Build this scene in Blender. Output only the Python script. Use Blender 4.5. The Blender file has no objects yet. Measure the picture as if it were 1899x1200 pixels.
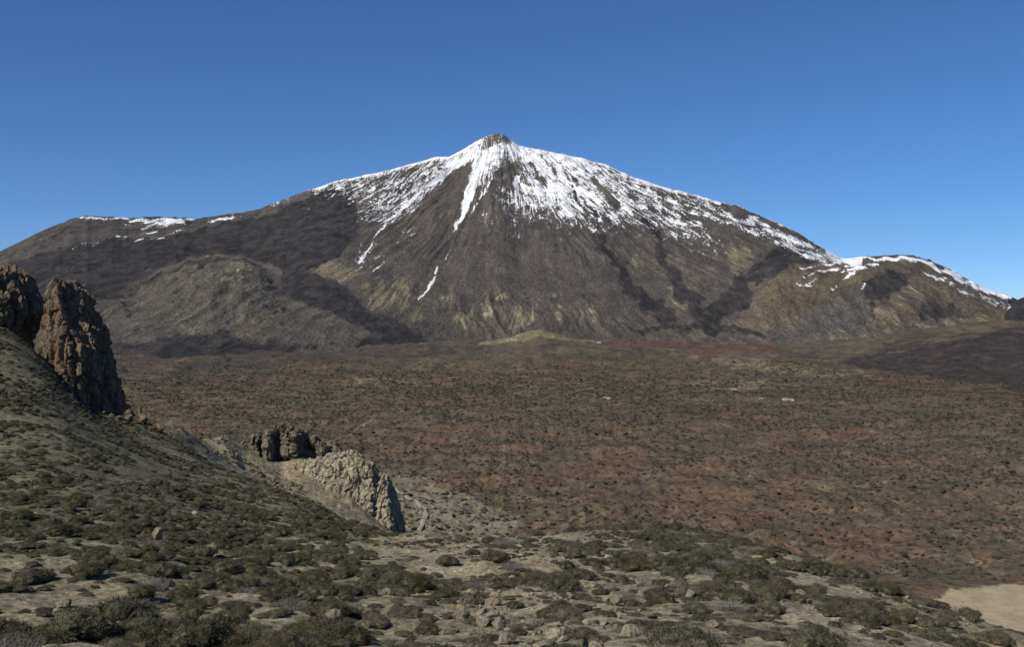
import bpy, bmesh, math, random
import numpy as np
from mathutils import Vector

random.seed(7)
RNG = np.random.default_rng(11)
SC = bpy.context.scene
COL = SC.collection

# ------------------------------------------------------------------ camera, sky, sun, exposure
EYE = 150.0                       # metres above the lava plain
FPX = 2036.0                      # focal length in photograph pixels (1899 wide)
PCX, PCY = 949.5, 600.0
cam_d = bpy.data.cameras.new('camera')
cam_d.sensor_width = 36.0
cam_d.lens = 36.0 * FPX / 1899.0
cam_d.clip_start = 0.5
cam_d.clip_end = 60000.0
cam = bpy.data.objects.new('camera', cam_d)
cam.location = (0, 0, EYE)
cam.rotation_euler = (math.radians(90), 0, 0)
COL.objects.link(cam)
SC.camera = cam

SUN_EL = math.radians(41)
SUN_AZ = math.radians(-128)       # clockwise from +Y
world = bpy.data.worlds.new('World')
SC.world = world
world.use_nodes = True
wn = world.node_tree.nodes
wl = world.node_tree.links
wn.clear()
sky = wn.new('ShaderNodeTexSky')
sky.sky_type = 'NISHITA'
sky.sun_disc = False
sky.sun_elevation = SUN_EL
sky.sun_rotation = SUN_AZ
sky.altitude = 2300
sky.air_density = 0.82
sky.dust_density = 0.0
sky.ozone_density = 10.0
bg = wn.new('ShaderNodeBackground')
bg.inputs['Strength'].default_value = 0.105
wo = wn.new('ShaderNodeOutputWorld')
hs = wn.new('ShaderNodeHueSaturation')      # film-like blue
hs.inputs['Saturation'].default_value = 1.06
wl.new(sky.outputs[0], hs.inputs['Color'])
wl.new(hs.outputs[0], bg.inputs[0])
wl.new(bg.outputs[0], wo.inputs[0])

sun_d = bpy.data.lights.new('sun', 'SUN')
sun_d.energy = 5.0
sun_d.angle = math.radians(0.53)
sun_d.color = (1.0, 0.945, 0.83)
sun = bpy.data.objects.new('sun', sun_d)
sv = Vector((math.sin(SUN_AZ) * math.cos(SUN_EL), math.cos(SUN_AZ) * math.cos(SUN_EL), math.sin(SUN_EL)))
sun.rotation_euler = (-sv).to_track_quat('-Z', 'Y').to_euler()
sun.location = (0, 0, 3000)
COL.objects.link(sun)

SC.view_settings.view_transform = 'Standard'
SC.view_settings.look = 'None'
SC.view_settings.exposure = 0.0
SC.view_settings.gamma = 1.0
SC.view_settings.use_curve_mapping = False

# ------------------------------------------------------------------ noise (numpy)
def _h(ix, iy, iz, seed):
    a = (ix.astype(np.int64) * 374761393 + iy.astype(np.int64) * 668265263 +
         iz.astype(np.int64) * 2147483647 + seed * 974711) & 0xFFFFFFFF
    a = ((a ^ (a >> 13)) * 1274126177) & 0xFFFFFFFF
    a = ((a ^ (a >> 16)) * 2246822519) & 0xFFFFFFFF
    return ((a ^ (a >> 15)) & 0xFFFFFF) / float(0xFFFFFF)

def vn2(x, y, seed=0):
    xi = np.floor(x); yi = np.floor(y)
    fx = x - xi; fy = y - yi
    fx = fx * fx * fx * (fx * (fx * 6 - 15) + 10); fy = fy * fy * fy * (fy * (fy * 6 - 15) + 10)
    xi = xi.astype(np.int64); yi = yi.astype(np.int64); z = np.zeros_like(xi)
    a = _h(xi, yi, z, seed); b = _h(xi + 1, yi, z, seed)
    c = _h(xi, yi + 1, z, seed); d = _h(xi + 1, yi + 1, z, seed)
    return (a + (b - a) * fx) * (1 - fy) + (c + (d - c) * fx) * fy

def fbm2(x, y, octv=5, seed=0, gain=0.5, ridged=False):
    s = 0; amp = 1; tot = 0
    for o in range(octv):
        n = vn2(x, y, seed + o * 17)
        if ridged:
            n = 1 - np.abs(2 * n - 1)
        s = s + amp * n; tot += amp; amp *= gain
        x, y = (x * 0.8 - y * 0.6) * 2.03 + 3.1, (x * 0.6 + y * 0.8) * 2.03 + 7.7
    return s / tot                                   # 0..1

def vn3(x, y, z, seed=0):
    xi = np.floor(x); yi = np.floor(y); zi = np.floor(z)
    fx = x - xi; fy = y - yi; fz = z - zi
    fx = fx * fx * (3 - 2 * fx); fy = fy * fy * (3 - 2 * fy); fz = fz * fz * (3 - 2 * fz)
    xi = xi.astype(np.int64); yi = yi.astype(np.int64); zi = zi.astype(np.int64)
    r = 0
    for dz in (0, 1):
        wz = fz if dz else 1 - fz
        for dy in (0, 1):
            wy = fy if dy else 1 - fy
            for dx in (0, 1):
                wx = fx if dx else 1 - fx
                r = r + wx * wy * wz * _h(xi + dx, yi + dy, zi + dz, seed)
    return r

def fbm3(x, y, z, octv=4, seed=0, gain=0.5):
    s = 0; amp = 1; tot = 0
    for o in range(octv):
        s = s + amp * vn3(x, y, z, seed + o * 13); tot += amp; amp *= gain
        x, y, z = x * 2.03 + 1.7, y * 2.03 + 9.2, z * 2.03 + 4.4
    return s / tot

def worley3(x, y, z, seed=0):
    xi = np.floor(x).astype(np.int64); yi = np.floor(y).astype(np.int64); zi = np.floor(z).astype(np.int64)
    f1 = np.full(x.shape, 9.0); f2 = np.full(x.shape, 9.0); cr = np.zeros(x.shape)
    for dx in (-1, 0, 1):
        for dy in (-1, 0, 1):
            for dz in (-1, 0, 1):
                cx, cy, cz = xi + dx, yi + dy, zi + dz
                px = cx + _h(cx, cy, cz, seed + 1); py = cy + _h(cx, cy, cz, seed + 2); pz = cz + _h(cx, cy, cz, seed + 3)
                d = np.sqrt((px - x) ** 2 + (py - y) ** 2 + (pz - z) ** 2)
                near = d < f1
                f2 = np.where(near, f1, np.minimum(f2, d))
                cr = np.where(near, _h(cx, cy, cz, seed + 4), cr)
                f1 = np.where(near, d, f1)
    return f1, f2, cr

def sstep(a, b, x):
    t = np.clip((x - a) / (b - a), 0, 1)
    return t * t * (3 - 2 * t)

# ------------------------------------------------------------------ pixel -> place helpers
def P(x, y, d):                    # photograph pixel at depth d (from the ground or thing it touches)
    return np.array([(x - PCX) / FPX * d, d, EYE + (PCY - y) / FPX * d])

def to_px(X, Y, Z):
    return PCX + FPX * X / Y, PCY - FPX * (Z - EYE) / Y

def seg_dist(px, py, a, b):
    ax, ay = a; bx, by = b
    vx, vy = bx - ax, by - ay
    L = vx * vx + vy * vy + 1e-9
    t = np.clip(((px - ax) * vx + (py - ay) * vy) / L, 0, 1)
    return np.hypot(px - (ax + t * vx), py - (ay + t * vy)), t

def stroke(px, py, pts, soft=2.5):             # pts: (x, y, halfwidth)
    m = np.zeros_like(px)
    for a, b in zip(pts[:-1], pts[1:]):
        d, t = seg_dist(px, py, a[:2], b[:2])
        w = a[2] + (b[2] - a[2]) * t
        m = np.maximum(m, 1 - sstep(w - soft, w + soft, d))
    return m

def poly(px, py, pts, soft=6):
    inside = np.zeros(px.shape, bool)
    dist = np.full(px.shape, 1e9)
    n = len(pts)
    for i in range(n):
        a = pts[i]; b = pts[(i + 1) % n]
        d, _ = seg_dist(px, py, a, b)
        dist = np.minimum(dist, d)
        cond = ((a[1] > py) != (b[1] > py))
        xint = (b[0] - a[0]) * (py - a[1]) / (b[1] - a[1] + 1e-9) + a[0]
        inside ^= cond & (px < xint)
    sd = np.where(inside, dist, -dist)
    return sstep(-soft, soft, sd)

class RBF:
    def __init__(self, pts, c=0.06, su=3.0):
        pts = np.array(pts, float)
        self.su = su; self.c = c
        self.p = np.stack([pts[:, 0] * su, np.log(pts[:, 1])], 1)
        n = len(pts)
        A = np.zeros((n + 3, n + 3))
        A[:n, :n] = self.k(self.p[:, None, :] - self.p[None, :, :]) + np.eye(n) * 1e-4
        A[:n, n] = 1; A[:n, n + 1:] = self.p
        A[n, :n] = 1; A[n + 1:, :n] = self.p.T
        self.w = np.linalg.solve(A, np.concatenate([pts[:, 2], np.zeros(3)]))
    def k(self, d):
        return np.sqrt((d ** 2).sum(-1) + self.c ** 2)
    def __call__(self, u, D):
        q0 = (u * self.su).ravel(); q1 = np.log(D).ravel()
        r = self.w[-3] + self.w[-2] * q0 + self.w[-1] * q1
        for i in range(len(self.p)):
            r = r + self.w[i] * np.sqrt((q0 - self.p[i, 0]) ** 2 + (q1 - self.p[i, 1]) ** 2 + self.c ** 2)
        return r.reshape(u.shape)

# ------------------------------------------------------------------ mesh helpers
def tag(o, label, cat=None, group=None, kind=None):
    o['label'] = label
    if cat: o['category'] = cat
    if group: o['group'] = group
    if kind: o['kind'] = kind
    return o

def link(name, me, parent=None):
    o = bpy.data.objects.new(name, me)
    COL.objects.link(o)
    if parent: o.parent = parent
    return o

def np_mesh(name, verts, faces, mat, smooth=True):
    """faces: (n,k) int array, k = 3 or 4"""
    me = bpy.data.meshes.new(name)
    verts = np.asarray(verts, np.float32); faces = np.asarray(faces, np.int32)
    me.vertices.add(len(verts)); me.vertices.foreach_set('co', verts.ravel())
    k = faces.shape[1]
    me.loops.add(faces.size); me.loops.foreach_set('vertex_index', faces.ravel())
    me.polygons.add(len(faces))
    me.polygons.foreach_set('loop_start', np.arange(0, faces.size, k, dtype=np.int32))
    me.polygons.foreach_set('loop_total', np.full(len(faces), k, np.int32))
    me.update(calc_edges=True)
    me.polygons.foreach_set('use_smooth', np.full(len(faces), smooth, bool))
    if mat: me.materials.append(mat)
    return me

def grid_faces(R, C, wrap=False):
    i = np.arange(R * C).reshape(R, C)
    if wrap:
        j = np.roll(i, -1, 1)
        return np.stack([i[:-1], j[:-1], j[1:], i[1:]], -1).reshape(-1, 4)
    return np.stack([i[:-1, :-1], i[:-1, 1:], i[1:, 1:], i[1:, :-1]], -1).reshape(-1, 4)

def grid_mesh(name, V, mat, wrap=False, smooth=True):
    R, C, _ = V.shape
    return np_mesh(name, V.reshape(-1, 3), grid_faces(R, C, wrap), mat, smooth)

def fattr(me, name, arr):
    a = me.attributes.new(name, 'FLOAT', 'POINT')
    a.data.foreach_set('value', np.asarray(arr, np.float32).ravel())

def vattr(me, name, arr):
    a = me.attributes.new(name, 'FLOAT_VECTOR', 'POINT')
    a.data.foreach_set('vector', np.asarray(arr, np.float32).ravel())

# ------------------------------------------------------------------ material helpers
class NT:
    def __init__(self, name):
        self.m = bpy.data.materials.new(name)
        self.m.use_nodes = True
        self.n = self.m.node_tree.nodes; self.l = self.m.node_tree.links
        self.bsdf = self.n['Principled BSDF']
        self.bsdf.inputs['Roughness'].default_value = 0.95
        self.bsdf.inputs['Specular IOR Level'].default_value = 0.15
    def put(self, sock, v):
        if isinstance(v, (int, float)): sock.default_value = v
        elif isinstance(v, (tuple, list)): sock.default_value = (*v, 1) if len(v) == 3 and sock.type == 'RGBA' else v
        else: self.l.new(v, sock)
    def pos(self):
        return self.n.new('ShaderNodeNewGeometry').outputs['Position']
    def objc(self):
        return self.n.new('ShaderNodeTexCoord').outputs['Object']
    def attr(self, name, vec=False):
        a = self.n.new('ShaderNodeAttribute'); a.attribute_name = name
        return a.outputs['Vector' if vec else 'Fac']
    def rand(self):
        return self.n.new('ShaderNodeObjectInfo').outputs['Random']
    def scale(self, v, s):
        n = self.n.new('ShaderNodeVectorMath'); n.operation = 'MULTIPLY'
        self.l.new(v, n.inputs[0]); n.inputs[1].default_value = s
        return n.outputs[0]
    def noise(self, v, scale, detail=4, rough=0.55, dist=0.0):
        n = self.n.new('ShaderNodeTexNoise'); self.l.new(v, n.inputs['Vector'])
        n.inputs['Scale'].default_value = scale; n.inputs['Detail'].default_value = detail
        n.inputs['Roughness'].default_value = rough; n.inputs['Distortion'].default_value = dist
        return n.outputs['Fac']
    def voro(self, v, scale, out='Distance', rnd=1.0):
        n = self.n.new('ShaderNodeTexVoronoi'); self.l.new(v, n.inputs['Vector'])
        n.inputs['Scale'].default_value = scale; n.inputs['Randomness'].default_value = rnd
        return n.outputs[out]
    def ramp(self, f, a, b, lo=0.0, hi=1.0):
        n = self.n.new('ShaderNodeMapRange'); n.interpolation_type = 'SMOOTHSTEP'
        self.put(n.inputs['Value'], f)
        n.inputs['From Min'].default_value = a; n.inputs['From Max'].default_value = b
        n.inputs['To Min'].default_value = lo; n.inputs['To Max'].default_value = hi
        return n.outputs[0]
    def math(self, op, a, b=0.0):
        n = self.n.new('ShaderNodeMath'); n.operation = op
        self.put(n.inputs[0], a); self.put(n.inputs[1], b)
        return n.outputs[0]
    def mix(self, f, a, b, mode='MIX'):
        n = self.n.new('ShaderNodeMix'); n.data_type = 'RGBA'; n.blend_type = mode
        self.put(n.inputs[0], f); self.put(n.inputs[6], a); self.put(n.inputs[7], b)
        return n.outputs[2]
    def mul(self, c, f):                       # colour times scalar
        n = self.n.new('ShaderNodeVectorMath'); n.operation = 'SCALE'
        self.put(n.inputs[0], c); self.put(n.inputs['Scale'], f)
        return n.outputs[0]
    def bump(self, h, strength, dist):
        n = self.n.new('ShaderNodeBump'); n.inputs['Strength'].default_value = strength
        n.inputs['Distance'].default_value = dist
        self.l.new(h, n.inputs['Height']); self.l.new(n.outputs[0], self.bsdf.inputs['Normal'])
    def done(self, c):
        self.put(self.bsdf.inputs['Base Color'], c)
        return self.m

# volcano -----------------------------------------------------------
def mat_volcano():
    t = NT('volcano rock and snow')
    p = t.pos(); fl = t.attr('flow', True)
    big = t.noise(p, 0.0022, 5); mid = t.noise(t.scale(p, (.016, .007, .016)), 1.0, 6, 0.65); fine = t.noise(t.scale(p, (.085, .04, .085)), 1.0, 5, 0.7)
    st = t.noise(t.scale(fl, (1, 1, 1)), 1.0, 6, 0.62)
    stf = t.noise(t.scale(fl, (2.4, .8, 1)), 1.0, 7, 0.70, .3)
    base = t.mix(t.ramp(st, .25, .75), (.068, .056, .047), (.092, .076, .063))
    base = t.mix(t.ramp(big, .42, .68, 0, .5), base, (.098, .082, .060))
    c = t.mix(t.attr('gray'), base, (.088, .076, .066))
    tan = t.mix(t.ramp(stf, .3, .7), (.115, .098, .058), (.205, .178, .112))
    c = t.mix(t.ramp(t.math('ADD', t.attr('tan'), t.ramp(stf, .3, .7, -.35, .35)), .28, .62), c, tan)
    c = t.mix(t.math('MULTIPLY', t.attr('ochre'), t.ramp(mid, .25, .6, .55, 1)), c, (.122, .092, .050))
    c = t.mix(t.attr('olv'), c, t.mix(t.ramp(stf, .3, .7), (.078, .067, .046), (.118, .102, .070)))
    lav = t.mix(t.ramp(mid, .35, .7), (.020, .017, .016), (.047, .039, .036))
    c = t.mix(t.ramp(t.math('ADD', t.attr('lava'), t.ramp(stf, .3, .7, -.3, .3)), .3, .7), c, lav)
    sp = t.ramp(fine, .30, .70, .50, 1.5)
    c = t.mul(c, sp)
    c = t.mul(c, t.ramp(mid, .3, .7, .80, 1.2))
    c = t.mul(c, t.ramp(stf, .3, .7, .84, 1.16))
    c = t.mul(c, t.ramp(t.noise(p, .0052, 5, .6), .35, .65, .86, 1.14))
    sn = t.math('ADD', t.attr('snow'), t.math('MULTIPLY', t.math('SUBTRACT', stf, .5), 3.0))
    sn = t.math('ADD', sn, t.math('MULTIPLY', t.math('SUBTRACT', fine, .5), 2.1))
    sn = t.math('ADD', sn, t.math('MULTIPLY', t.math('SUBTRACT', mid, .5), 1.6))
    sm = t.ramp(sn, .46, .60)
    snow = t.mix(t.ramp(mid, .3, .7), (.74, .76, .79), (.9, .9, .9))
    c = t.mix(sm, c, snow)
    h = t.math('ADD', t.math('MULTIPLY', mid, 1.6), t.math('MULTIPLY', fine, .6))
    t.bump(h, 1.0, 14.0)
    return t.done(c)

def mat_plain():
    t = NT('lava plain')
    p = t.pos()
    big = t.noise(p, 0.004, 5, .6); mid = t.noise(p, 0.025, 5, .6); fine = t.noise(p, 0.25, 5, .65)
    c = t.mix(t.ramp(big, .36, .62), (.120, .078, .046), (.103, .079, .048))
    c = t.mix(t.ramp(mid, .5, .68, 0, .75), c, (.122, .070, .042))
    c = t.mix(t.ramp(t.noise(p, 0.011, 5, .6), .44, .64, 0, .85), c, (.078, .068, .042))
    c = t.mix(t.ramp(t.noise(p, .04, 5, .65), .54, .68, 0, .8), c, (.165, .128, .082))
    c = t.mix(t.math('MULTIPLY', t.attr('far'), .75), c, t.mix(t.ramp(t.noise(t.scale(p, (.006, .0025, .01)), 1.0, 6, .65), .35, .65), (.046, .038, .030), (.098, .080, .056)))
    c = t.mix(t.attr('red'), c, t.mix(t.ramp(mid, .35, .65), (.070, .042, .033), (.115, .062, .042)))
    c = t.mix(t.attr('lava'), c, t.mix(t.ramp(mid, .35, .7), (.026, .020, .018), (.058, .043, .036)))
    c = t.mix(t.ramp(t.math('ADD', t.attr('tan'), t.ramp(mid, .3, .7, -.3, .3)), .35, .7), c, (.17, .145, .078))
    # shrub specks where they are too small to build
    v = t.voro(p, .12); vs = t.ramp(v, .20, .34, 1, 0)
    vs = t.math('MULTIPLY', vs, t.ramp(t.noise(p, .02, 3), .42, .58))
    c = t.mix(t.math('MULTIPLY', vs, .85), c, (.032, .034, .020))
    c = t.mul(c, t.ramp(fine, .28, .72, .58, 1.4))
    c = t.mul(c, t.ramp(t.noise(p, .018, 6, .7), .32, .68, .72, 1.28))
    sand = t.mix(t.ramp(t.noise(p, .08, 5, .6), .35, .65), (.29, .243, .15), (.36, .303, .188))
    beige = t.mix(t.ramp(fine, .35, .65), (.115, .102, .066), (.225, .198, .132))
    c = t.mix(t.ramp(t.math('ADD', t.attr('beige'), t.ramp(mid, .3, .7, -.3, .3)), .3, .7), c, beige)
    c = t.mix(t.attr('sand'), c, sand)
    h = t.math('ADD', fine, t.math('MULTIPLY', mid, 3))
    t.bump(h, .8, 1.3)
    return t.done(c)

def mat_soil(name, dark, light, tint, reds=0.5, sc=1.0):
    t = NT(name)
    p = t.scale(t.pos(), (sc, sc, sc))
    big = t.noise(p, .05, 4); mid = t.noise(p, .45, 5, .6); fine = t.noise(p, 4.0, 5, .7)
    c = t.mix(t.ramp(mid, .35, .68), dark, light)
    c = t.mix(t.ramp(big, .45, .65, 0, .7), c, tint)
    c = t.mix(t.ramp(t.noise(p, .18, 4), .58, .72, 0, reds), c, (.16, .105, .075))
    c = t.mix(t.attr('sand'), c, t.mix(t.ramp(fine, .3, .7), (.28, .238, .152), (.36, .305, .195)))
    c = t.mix(t.attr('olive'), c, t.mix(t.ramp(mid, .35, .65), (.076, .069, .043), (.134, .119, .077)))
    c = t.mul(c, t.ramp(fine, .28, .72, .42, 1.5))
    c = t.mul(c, t.ramp(t.noise(p, 1.4, 4, .65), .3, .7, .72, 1.22))
    dk = t.math('MULTIPLY', t.ramp(t.voro(p, 1.9), .16, .30, 1, 0), t.ramp(t.noise(p, .35, 3), .40, .58))
    c = t.mix(t.math('MULTIPLY', dk, .8), c, (.075, .068, .042))
    st = t.voro(p, 2.6); sm = t.math('MULTIPLY', t.ramp(st, .13, .19, 1, 0), t.ramp(t.noise(p, .5, 2), .45, .6))
    c = t.mix(t.math('MULTIPLY', sm, .7), c, (.37, .33, .235))
    t.bump(t.math('ADD', fine, t.math('MULTIPLY', mid, 2)), .9, .12 / sc)
    return t.done(c)

def mat_rock(name, dark, light, warm, sc=1.0, warm_amt=.8, lo=.45, hi=.62):
    t = NT(name)
    p = t.pos()
    big = t.noise(p, .09 * sc, 4); mid = t.noise(p, .6 * sc, 6, .65); fine = t.noise(p, 3.5 * sc, 5, .7)
    ver = t.noise(t.scale(p, (1.2 * sc, 1.2 * sc, .18 * sc)), 1.0, 5, .65)
    c = t.mix(t.ramp(mid, .32, .68), dark, light)
    c = t.mix(t.ramp(big, lo, hi, 0, warm_amt), c, warm)
    c = t.mul(c, t.ramp(ver, .3, .7, .65, 1.25))
    c = t.mul(c, t.ramp(fine, .28, .72, .7, 1.28))
    t.bump(t.math('ADD', fine, t.math('MULTIPLY', mid, 2.5)), 1.0, .35 / sc)
    return t.done(c)

def mat_leaf(name, a, b, c3):
    t = NT(name)
    r = t.rand()
    p = t.objc()
    c = t.mix(t.ramp(r, .1, .9), a, b)
    c = t.mix(t.ramp(t.noise(p, 3.0, 3), .42, .68, 0, .85), c, c3)
    c = t.mul(c, t.ramp(t.noise(p, 16.0, 2), .3, .7, .55, 1.45))
    t.bsdf.inputs['Roughness'].default_value = .8
    return t.done(c)

M_VOLC = mat_volcano()
M_PLAIN = mat_plain()
M_HILL = mat_soil('stony hillside soil', (.170, .148, .090), (.315, .276, .174), (.255, .218, .136))
M_SPUR = mat_soil('pale scree', (.20, .170, .108), (.29, .248, .160), (.245, .192, .125), .7, .16)
M_BASALT = mat_rock('weathered basalt', (.105, .086, .055), (.215, .180, .120), (.225, .150, .098), 1.0, .75, .44, .62)
M_TUFF = mat_rock('pale tuff', (.23, .20, .135), (.42, .38, .275), (.34, .28, .185), .5, .5)
M_DARKCLIFF = mat_rock('brown cliff', (.12, .102, .068), (.225, .195, .135), (.19, .135, .09), .5, .6)
M_BOULD = mat_rock('pale boulder', (.19, .162, .112), (.36, .315, .225), (.27, .20, .135), 1.6, .7)
M_LEAF = mat_leaf('dark green shrub', (.036, .034, .020), (.077, .070, .042), (.114, .104, .067))
M_LEAF2 = mat_leaf('olive broom', (.070, .062, .032), (.098, .086, .046), (.050, .045, .025))
M_TWIG = mat_leaf('dry grey twigs', (.17, .155, .135), (.21, .195, .18), (.12, .11, .09))
M_STEM = mat_leaf('woody stem', (.11, .09, .065), (.14, .115, .08), (.09, .075, .05))
M_GRASS = mat_leaf('dry straw tuft', (.22, .19, .12), (.27, .23, .15), (.16, .14, .09))
M_PSHRUB = mat_leaf('plain shrub', (.026, .027, .016), (.062, .058, .036), (.045, .044, .028))

# ------------------------------------------------------------------ far ground sheet
me = np_mesh('ground', [(-19000, -3000, -26), (19000, -3000, -26), (19000, 21000, -26), (-19000, 21000, -26)], [(0, 1, 2, 3)], M_PLAIN)
for nm in ('far', 'red', 'lava', 'tan', 'beige', 'sand'):
    fattr(me, nm, np.full(4, .6 if nm == 'far' else 0))
tag(link('ground', me), 'flat brown lava ground reaching to the horizon around the mountain', kind='structure')

# ------------------------------------------------------------------ the lava plain
def plain_z(X, Y):
    u = X / Y
    x = PCX + FPX * u
    rise = 62 * sstep(3000, 5900, Y)
    z = rise
    # pale yellow hill at the foot of the volcano
    z = z + 62 * np.exp(-((x - 1000) / 62) ** 2 - ((Y - 5050) / 190) ** 2)
    # dark lava apron to the right
    z = z + 105 * sstep(1480, 1880, x) * np.exp(-((Y - 4900) / 900) ** 2)
    # low mounds
    z = z + 26 * np.exp(-((x - 400) / 75) ** 2 - ((Y - 3700) / 160) ** 2)
    z = z + 16 * np.exp(-((x - 1180) / 110) ** 2 - ((Y - 4300) / 150) ** 2)
    z = z + 14 * np.exp(-((x - 1480) / 160) ** 2 - ((Y - 3600) / 140) ** 2)
    z = z + 10 * np.exp(-((x - 1000) / 170) ** 2 - ((Y - 3300) / 120) ** 2)
    amp = sstep(560, 760, Y) * .85 + .15
    lowsand = 1 - sstep(1700, 1760, x) * (1 - sstep(640, 700, Y))
    z = z + amp * lowsand * ((fbm2(X / 420, Y / 420, 4, 5) - .5) * 16 + (fbm2(X / 70, Y / 70, 4, 9) - .5) * 14 +
             (fbm2(X / 16, Y / 16, 3, 21, ridged=True) - .6) * 7)
    z = z + sstep(2000, 3400, Y) * ((fbm2(X / 300, Y / 240, 4, 25) - .5) * 36 + (fbm2(X / 75, Y / 75, 4, 26, ridged=True) - .55) * 19)
    return z

NC, NR = 940, 440
u = np.linspace(-.66, .66, NC)
D = np.concatenate([FPX * EYE / (np.linspace(1290, 722, 270) - PCY), np.arange(2525, 5700, 20.0), np.linspace(5720, 7000, 20)])
U, DD = np.meshgrid(u, D)
X = U * DD
Z = plain_z(X, DD)
me = grid_mesh('plain', np.stack([X, DD, Z], -1), M_PLAIN)
px, py = to_px(X, DD, Z)
wx = px + (fbm2(px / 40, py / 14, 4, 31) - .5) * 70
wy = py + (fbm2(px / 40, py / 14, 4, 32) - .5) * 22
fattr(me, 'far', sstep(2300, 4300, DD + (fbm2(X / 300, DD / 600, 4, 41) - .5) * 2600))
fattr(me, 'red', np.maximum.reduce([
    poly(wx, wy, [(1090, 622), (1230, 617), (1330, 622), (1310, 634), (1330, 642), (1440, 630), (1470, 642), (1400, 655), (1280, 652), (1150, 640)], 4),
    .6 * poly(wx, wy, [(1560, 690), (1700, 694), (1899, 728), (1990, 745), (1990, 780), (1800, 740), (1650, 720)], 8),
    .7 * poly(wx, wy, [(230, 706), (430, 700), (640, 690), (700, 697), (420, 716), (250, 728)], 6),
    .5 * poly(wx, wy, [(970, 672), (1100, 668), (1130, 690), (1000, 700)], 8)]))
vx = px + (fbm2(X / 130, DD / 130, 5, 33) - .5) * 150; vy = py + (fbm2(X / 130, DD / 130, 5, 34) - .5) * 40
fattr(me, 'lava', np.maximum(poly(vx, vy, [(1560, 672), (1640, 652), (1740, 625), (1810, 612), (2080, 600), (2080, 745), (1880, 732), (1790, 712), (1700, 690), (1600, 680)], 3),
                             .4 * poly(wx, wy, [(220, 660), (480, 648), (900, 636), (900, 662), (640, 672), (400, 690), (220, 696)], 9)))
fattr(me, 'tan', np.maximum.reduce([
    1.0 * poly(px, py, [(884, 640), (905, 628), (950, 616), (1000, 610), (1050, 616), (1090, 628), (1115, 636), (1060, 633), (1000, 625), (960, 634)], 3),
    .48 * poly(wx, wy, [(1180, 648), (1330, 656), (1500, 672), (1640, 694), (1600, 705), (1400, 690), (1240, 662)], 5),
    .55 * poly(wx, wy, [(1290, 700), (1430, 700), (1430, 722), (1300, 724)], 8),
    .5 * poly(wx, wy, [(640, 700), (780, 702), (780, 716), (650, 716)], 6)]))
fattr(me, 'beige', np.maximum(poly(wx, wy, [(690, 880), (760, 885), (830, 905), (900, 935), (955, 965), (950, 1010), (700, 1010)], 34),
                              .8 * stroke(px, py, [(600, 822, 2), (640, 808, 2), (672, 790, 3), (690, 780, 3)], 2)))
fattr(me, 'sand', poly(px + (fbm2(X / 6, DD / 6, 3, 141) - .5) * 26, py + (fbm2(X / 6, DD / 6, 3, 142) - .5) * 12, [(1748, 1100), (1760, 1094), (1820, 1089), (1899, 1083), (2300, 1070), (2300, 1290), (1600, 1290)], 2.5))
plain = tag(link('plain', me), 'brown shrub-dotted lava plain stretching to the foot of the volcano', kind='structure')

# ------------------------------------------------------------------ the volcano
SKYL = [(-420, 640), (-250, 570), (-100, 508), (0, 466), (40, 447), (90, 422), (130, 407), (160, 400), (210, 402), (240, 404), (290, 401),
        (340, 403), (362, 406), (410, 399), (450, 393), (480, 388), (530, 368), (580, 350), (620, 336), (660, 328), (700, 320), (740, 310),
        (790, 296), (810, 291), (832, 291), (850, 281), (875, 267), (890, 258), (903, 251), (914, 248.5), (924, 247), (934, 249.5), (946, 259), (962, 269), (985, 274),
        (1030, 283), (1080, 293), (1130, 307), (1170, 326), (1210, 340), (1250, 351), (1300, 364), (1340, 376), (1365, 379), (1400, 396),
        (1440, 412), (1480, 432), (1520, 456), (1550, 474), (1600, 500), (1700, 545), (1800, 580), (1900, 605), (2330, 640)]
sk = np.array(SKYL, float)
def crest_D(x):
    return 8300 - 700 * np.clip(np.abs(x - 920) / 900, 0, 1.3) ** 1.2
XS, ZS = (920 - PCX) / FPX * 8300, EYE + 352 / FPX * 8300

NC = 1060
u = np.linspace(-.66, .66, NC)
xcol = PCX + FPX * u
ysk = np.interp(xcol, sk[:, 0], sk[:, 1]) + (fbm2(xcol / 9, xcol * 0, 3, 77) - .5) * 3.0 * (1 - .7 * np.exp(-((xcol - 920) / 45) ** 2))
Dc = crest_D(xcol)
zc = EYE + (PCY - ysk) / FPX * Dc
DF = np.interp(xcol, [0, 300, 600, 900, 1200, 1500, 1900], [4000, 4050, 4500, 5250, 5350, 5000, 4900])
NF, NB = 360, 26
tt = np.linspace(-.06, 1, NF)
tb = np.linspace(0, 1, NB + 1)[1:]
T, _ = np.meshgrid(tt, u, indexing='ij')
Df = DF[None] + (Dc - DF)[None] * T
Xf = u[None] * Df
prof = np.where(T > 0, np.clip(T, 0, 1) ** 1.22, T * .8)
Zf = 20 + (fbm2(Xf / 500, Df / 300, 4, 19) - .5) * 70 * (1 - sstep(0, .25, T)) + (zc[None] - 20) * prof - 30 * (T < 0) * 1.0 * (-T / .06)
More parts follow.
